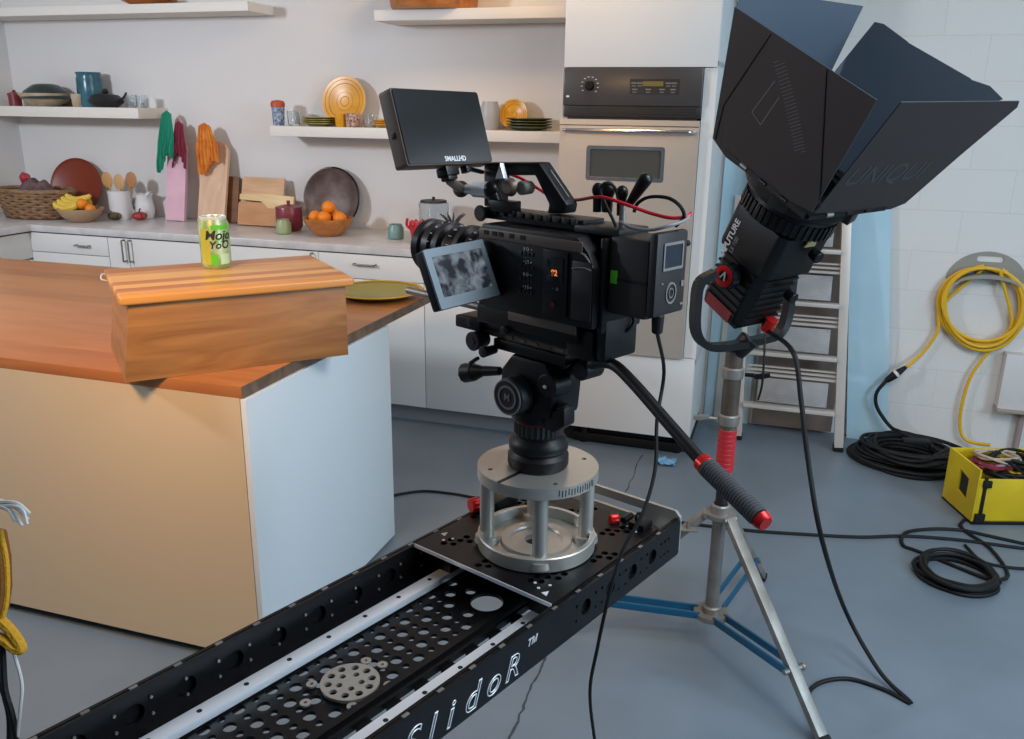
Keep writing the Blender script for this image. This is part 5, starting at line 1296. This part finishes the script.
tube_thing('extension_cord', 'yellow extension cord coiled on the grey wall hanger', 'cord', 'ycord', pts, .0085, 8, k=4)
# black cord with plug joining the yellow one
pl0, pl1 = P(906, 367, .07), P(886, 381, .09)
pg = thing('cord_connector', 'black plug joining the yellow cord to the black cord, taped white', 'plug', pl1)
d_ = (pl1-pl0).normalized()
MB().cyl(pl0, pl0.lerp(pl1, .48), .010, .019, 16, bev=.003).cyl(pl0.lerp(pl1, .52), pl1, .021, .014, 16, bev=.003).build('plug_body', 'blackr', pg)
MB().cyl(pl0.lerp(pl1, .42), pl0.lerp(pl1, .54), .0215, n=16).build('tape_band', 'whitecord', pg)
cc2 = onz(906, 458, 0)
coil('coiled_cable', 'large flat coil of thick black cable on the floor by the wall', 'blackr', V((cc2.x-.01, YW-.30, 0)), .245, .215, .0095, 24, 8, ends=([pl1, P(877, 392, .10), P(876, 404, .10), P(882, 416, .11), P(892, 428, .13), P(905, 434, .2)], []), jit=.10, hgt=5, inn=.5)
# small adapter lying in the coil
P_ = V((cc2.x+.02, YW-.34, .125)); tag(MB().box((0, 0, 0), (.13, .05, .02), Matrix.Translation(P_) @ Matrix.Rotation(.2, 4, 'Z'), bev=.006).build('cable_adapter', 'blackr', loc=P_), 'flat black adapter lying on the large black coil', 'adapter')
# white electrical box at the right edge
b0, b1 = P(996, 408, .05), P(1060, 378, .05)
eb = thing('electrical_box', 'off-white electrical box on the wall at the right edge', 'electrical box', P(1010, 405, .0))
MB().box(((b0.x+b1.x)/2, YW-.035, (b0.z+b1.z)/2+.05), (b1.x-b0.x, .07, b1.z-b0.z+.1), bev=.004).build('box_body', 'socket', eb)
MB().box(((b0.x+b1.x)/2, YW-.05, b0.z+.0), (b1.x-b0.x+.01, .10, .012), bev=.002).build('bottom_lip', mat('lip_brown', '#9b8d7f', .5), eb)
cx_ = P(1019, 430, .03).x
MB().cyl((cx_, YW-.03, .02), (cx_, YW-.03, b0.z-.006), .014, n=14).build('conduit', mat('conduit_rust', '#9a837c', .6), eb)

# ================================================================== YELLOW CASE
yc = [onz(943, 496, .012), onz(972, 522, .012)]
v1 = (yc[1]-yc[0]); v1.z = 0; dep_ = v1.length; vy = v1.normalized(); vx = V((-vy.y, vy.x, 0))
if vx.x < 0: vx = -vx
WX = .50; hY = .235
case = thing('yellow_case', 'open yellow metal case full of dark cables at the right edge', 'case', yc[0])
CM = frame(yc[0], vx, -vy); 
def cbx(mb, x0, x1, y0, y1, z0, z1, bev=.002): return mb.box(((x0+x1)/2, -(y0+y1)/2, (z0+z1)/2), (x1-x0, y1-y0, z1-z0), CM, bev)
mb = MB(); sfm = frame(yc[0]+V((0, 0, 0)), vy, (0, 0, 1))
mb.curve2d([rect(0, 0, dep_, hY), [(dep_*.42, .085), (dep_*.72, .07), (dep_*.72, .165), (dep_*.42, .18)]], sfm @ Matrix.Translation((0, 0, 0)), .008)
cbx(mb, 0, WX, 0, .008, 0, hY); cbx(mb, 0, WX, dep_-.008, dep_, 0, hY-.04); cbx(mb, WX-.008, WX, 0, dep_, 0, hY); cbx(mb, 0, WX, 0, dep_, 0, .01)
mb.build('shell', 'ycase', case)
MB().curve2d([[(dep_*.42, .085), (dep_*.72, .07), (dep_*.72, .165), (dep_*.42, .18)]], sfm @ Matrix.Translation((0, 0, -.006)) if True else sfm, .003).build('handle_recess', 'dgrey', case)
mb = MB(); cbx(mb, -.004, WX+.004, -.004, dep_+.004, -.010, .004, .003); mb.build('rubber_base', 'blackr', case)
mb = MB(); cbx(mb, .02, .034, dep_-.001, dep_+.006, .0, hY-.03); cbx(mb, .016, .05, dep_-.001, dep_+.012, .16, .19); cbx(mb, .005, .045, dep_-.001, dep_+.012, .0, .04); mb.build('front_strap', 'blackr', case)
rnd = random.Random(11)
for k, (mn, r_) in enumerate((('blackr', .009), ('maroon', .010), ('blackr', .007), ('ycord', .008), ('blackr', .010), ('cream', .006), ('blackr', .008))):
    pts = []; cx0 = rnd.uniform(.14, .34); cy0 = rnd.uniform(.35, .6)*dep_
    for i in range(16):
        a = i*.9+k; pts.append(CM @ V((cx0+.10*cos(a)*rnd.uniform(.7, 1.1), -(cy0+dep_*.26*sin(a)*rnd.uniform(.7, 1.1)), hY-.06+.03*(k % 3)+rnd.uniform(-.01, .015))))
    lab = ('black cable bundled topmost left in the yellow case', 'dark red cable in the left of the yellow case', 'thin black cable tangled in the yellow case', 'yellow cable tangled among the black ones in the case', 'thick black cable in the middle of the yellow case', 'pale thin cable tangled in the yellow case', 'black cable lying deepest in the yellow case')[k]
    tube_thing('tangled_cable', lab, 'cable', mn, pts, r_, 7, 'cables in the yellow case', k=4)
tube_thing('hanging_cable', 'thin black cable hanging over the front of the yellow case', 'cable', 'blackr', [CM @ V((.16, -(dep_*.6), hY)), CM @ V((.20, -(dep_+.01), hY-.03)), CM @ V((.24, -(dep_+.03), .15)), CM @ V((.28, -(dep_+.04), .04)), CM @ V((.34, -(dep_+.05), .008))], .006)

# ================================================================== LADDER
r0, l0 = onz(838, 451, 0), onz(739, 438, 0)
r0.y = l0.y = (r0.y+l0.y)/2
r0.x = onz(838, 451, 0).x
r1 = ony(850, 130, YW-.04); 
lean = V((r1.x-r0.x, r1.y-r0.y, r1.z-r0.z)); l1 = l0+lean+V((.05, 0, 0))
ld = thing('step_ladder', 'pale aluminium step ladder leaning on the wall behind the light', 'ladder', (l0+r0)/2)
for a, b, wdt in ((l0, l1, .026), (r0, r1, .044)):
    rl = MB().bar(a+V((0, 0, .02)), b, wdt, .055, up=(0, -1, 0), bev=.002).build('rail', 'ladder', ld)
    MB().bar(a, a+lean.normalized()*.035, wdt+.006, .06, up=(0, -1, 0), bev=.003).build('rail_foot', 'blackr', rl)
# rear leg seen left of the column
ra, rb_ = onz(716, 421, 0), ony(728, 300, YW-.03)
MB().bar(ra, rb_+(rb_-ra)*.8, .030, .02, up=(0, -1, 0), bev=.002).build('rear_leg', 'ladder', ld)
def on_rail(py):
    best = min(range(1001), key=lambda i: abs(proj_y(r0.lerp(r1, i/1000))-py)); return best/1000
def proj_y(Pp): v = Pp-EYE; return 369.5-FPX*v.dot(CU)/v.dot(_fw)
for py in (411, 357, 304, 250, 200, 155):
    t = on_rail(py); a = l0.lerp(l1, t)+V((.013, 0, 0)); b = r0.lerp(r1, t)-V((.022, 0, 0)); a.z = b.z; a.y = b.y
    c_ = (a+b)/2; wd = b.x-a.x
    tr_ = MB().box((c_.x, c_.y-.03, c_.z-.006), (wd, .05, .020), bev=.002).box((c_.x, c_.y+.02, c_.z+.150), (wd, .02, .012)).box((c_.x, c_.y+.022, c_.z+.172), (wd, .016, .010)).box((c_.x, c_.y+.024, c_.z+.192), (wd, .014, .008)).build('step', 'ladder', ld)
    fm = frame((c_.x+.01, c_.y+.0, c_.z+.072), (1, 0, 0), (0, .05, .13))
    MB().box((0, 0, 0), (wd*.76, .125, .006), fm, bev=.001).build('grip_panel', 'tread', tr_)
    mb = MB()
    for k in range(16): mb.box((0, -.058+.0077*k, .0038), (wd*.74, .0032, .002), fm)
    mb.build('grip_ridges', 'alud', tr_, kind='stuff')
bk0 = on_rail(436)
MB().hexa([V((l0.x+.05, YW-.05, .02)), V((r0.x-.03, YW-.05, .02)), V((r0.x-.01, YW-.022, 1.3)), V((l0.x+.07, YW-.022, 1.3))], [V((l0.x+.05, YW-.045, .02)), V((r0.x-.03, YW-.045, .02)), V((r0.x-.01, YW-.017, 1.3)), V((l0.x+.07, YW-.017, 1.3))]).build('sheet', mat('copper_tinted_sheet', '#a58d7c', .35, .6, var='#8e8078', vs=3), loc=(l0.x+.2, YW-.05, .02))
tag(bpy.data.objects['sheet'], 'dull metal sheet standing on the floor behind the ladder', 'metal sheet'); bpy.data.objects['sheet'].name = 'metal_sheet'

# blue rag under the oven cabinet corner
rg = onz(666, 462, .01)
o = MB().grid(lambda u, v: (rg.x+.09*(u-.5)+.01*noise.noise(V((u*5, v*5, 1))), rg.y+.07*(v-.5), .012+.022*noise.noise(V((u*4, v*4, 3)))*1.2), 14, 12, .003).build('small_rag', 'bluerag', loc=rg)
tag(o, 'small crumpled pale blue rag on the floor by the oven cabinet corner', 'rag')

# ================================================================== BAG AND CORDS AT THE LEFT EDGE
T0 = 1.25
bg = thing('cable_pouch', 'brown pouch with golden trim hanging at the far left edge', 'pouch', ondep(-6, 560, T0))
q = [(-36, 528), (-4, 532), (1, 560), (2, 590), (-1, 612), (-8, 622), (-36, 626)]
mm = frame(ondep(-10, 570, T0), CR, CU); s_ = T0/FPX
MB().prism([((x+10)*s_, -(y-570)*s_) for x, y in q], mm @ Matrix.Translation((0, 0, -.03)), .05, bev=.006).build('pouch_body', 'brown', bg)
MB().tube([ondep(x, y, T0-.012) for x, y in ((0, 530), (6, 560), (7, 590), (4, 612), (-3, 624), (-14, 630))], .004, 8).build('trim', 'gold', bg)
MB().tube([ondep(x, y, T0-.01) for x, y in ((-8, 612), (2, 622), (10, 630), (18, 641), (21, 649), (14, 648), (4, 640), (-8, 636))], .008, 8).build('strap_loop', 'gold', bg)
mb = MB()
for k, (e, c_) in enumerate((((28, 520), (14, 506)), ((22, 526), (12, 512)), ((30, 514), (16, 503)), ((15, 522), (8, 510)), ((27, 524), (20, 508)))):
    mb.tube([ondep(-8, 498+k*2, T0-.02), ondep(c_[0], c_[1], T0-.02-.004*k), ondep(e[0], e[1], T0-.02-.004*k)], .0028, 6)
tag(mb.build('frayed_cord', 'whitecord', loc=ondep(0, 505, T0)), 'frayed white cord ends sticking in at the left edge', 'cord')
tube_thing('side_cable', 'thin white cable hanging below the brown pouch', 'cable', 'whitecord', [ondep(8, 640, T0), ondep(16, 660, T0), ondep(22, 685, T0), ondep(20, 712, T0), ondep(17, 745, T0), ondep(16, 790, T0)], .0026)
tube_thing('side_cable', 'black cable hanging straight below the brown pouch', 'cable', 'blackr', [ondep(2, 635, T0), ondep(3, 660, T0), ondep(5, 690, T0), ondep(12, 715, T0), ondep(17, 745, T0), ondep(20, 790, T0)], .0045)
tube_thing('side_cable', 'black cable at the extreme left, crossing the other black one', 'cable', 'blackr', [ondep(-12, 645, T0+.02), ondep(-2, 675, T0+.02), ondep(6, 700, T0+.02), ondep(10, 725, T0+.02), ondep(8, 780, T0+.02)], .0045)
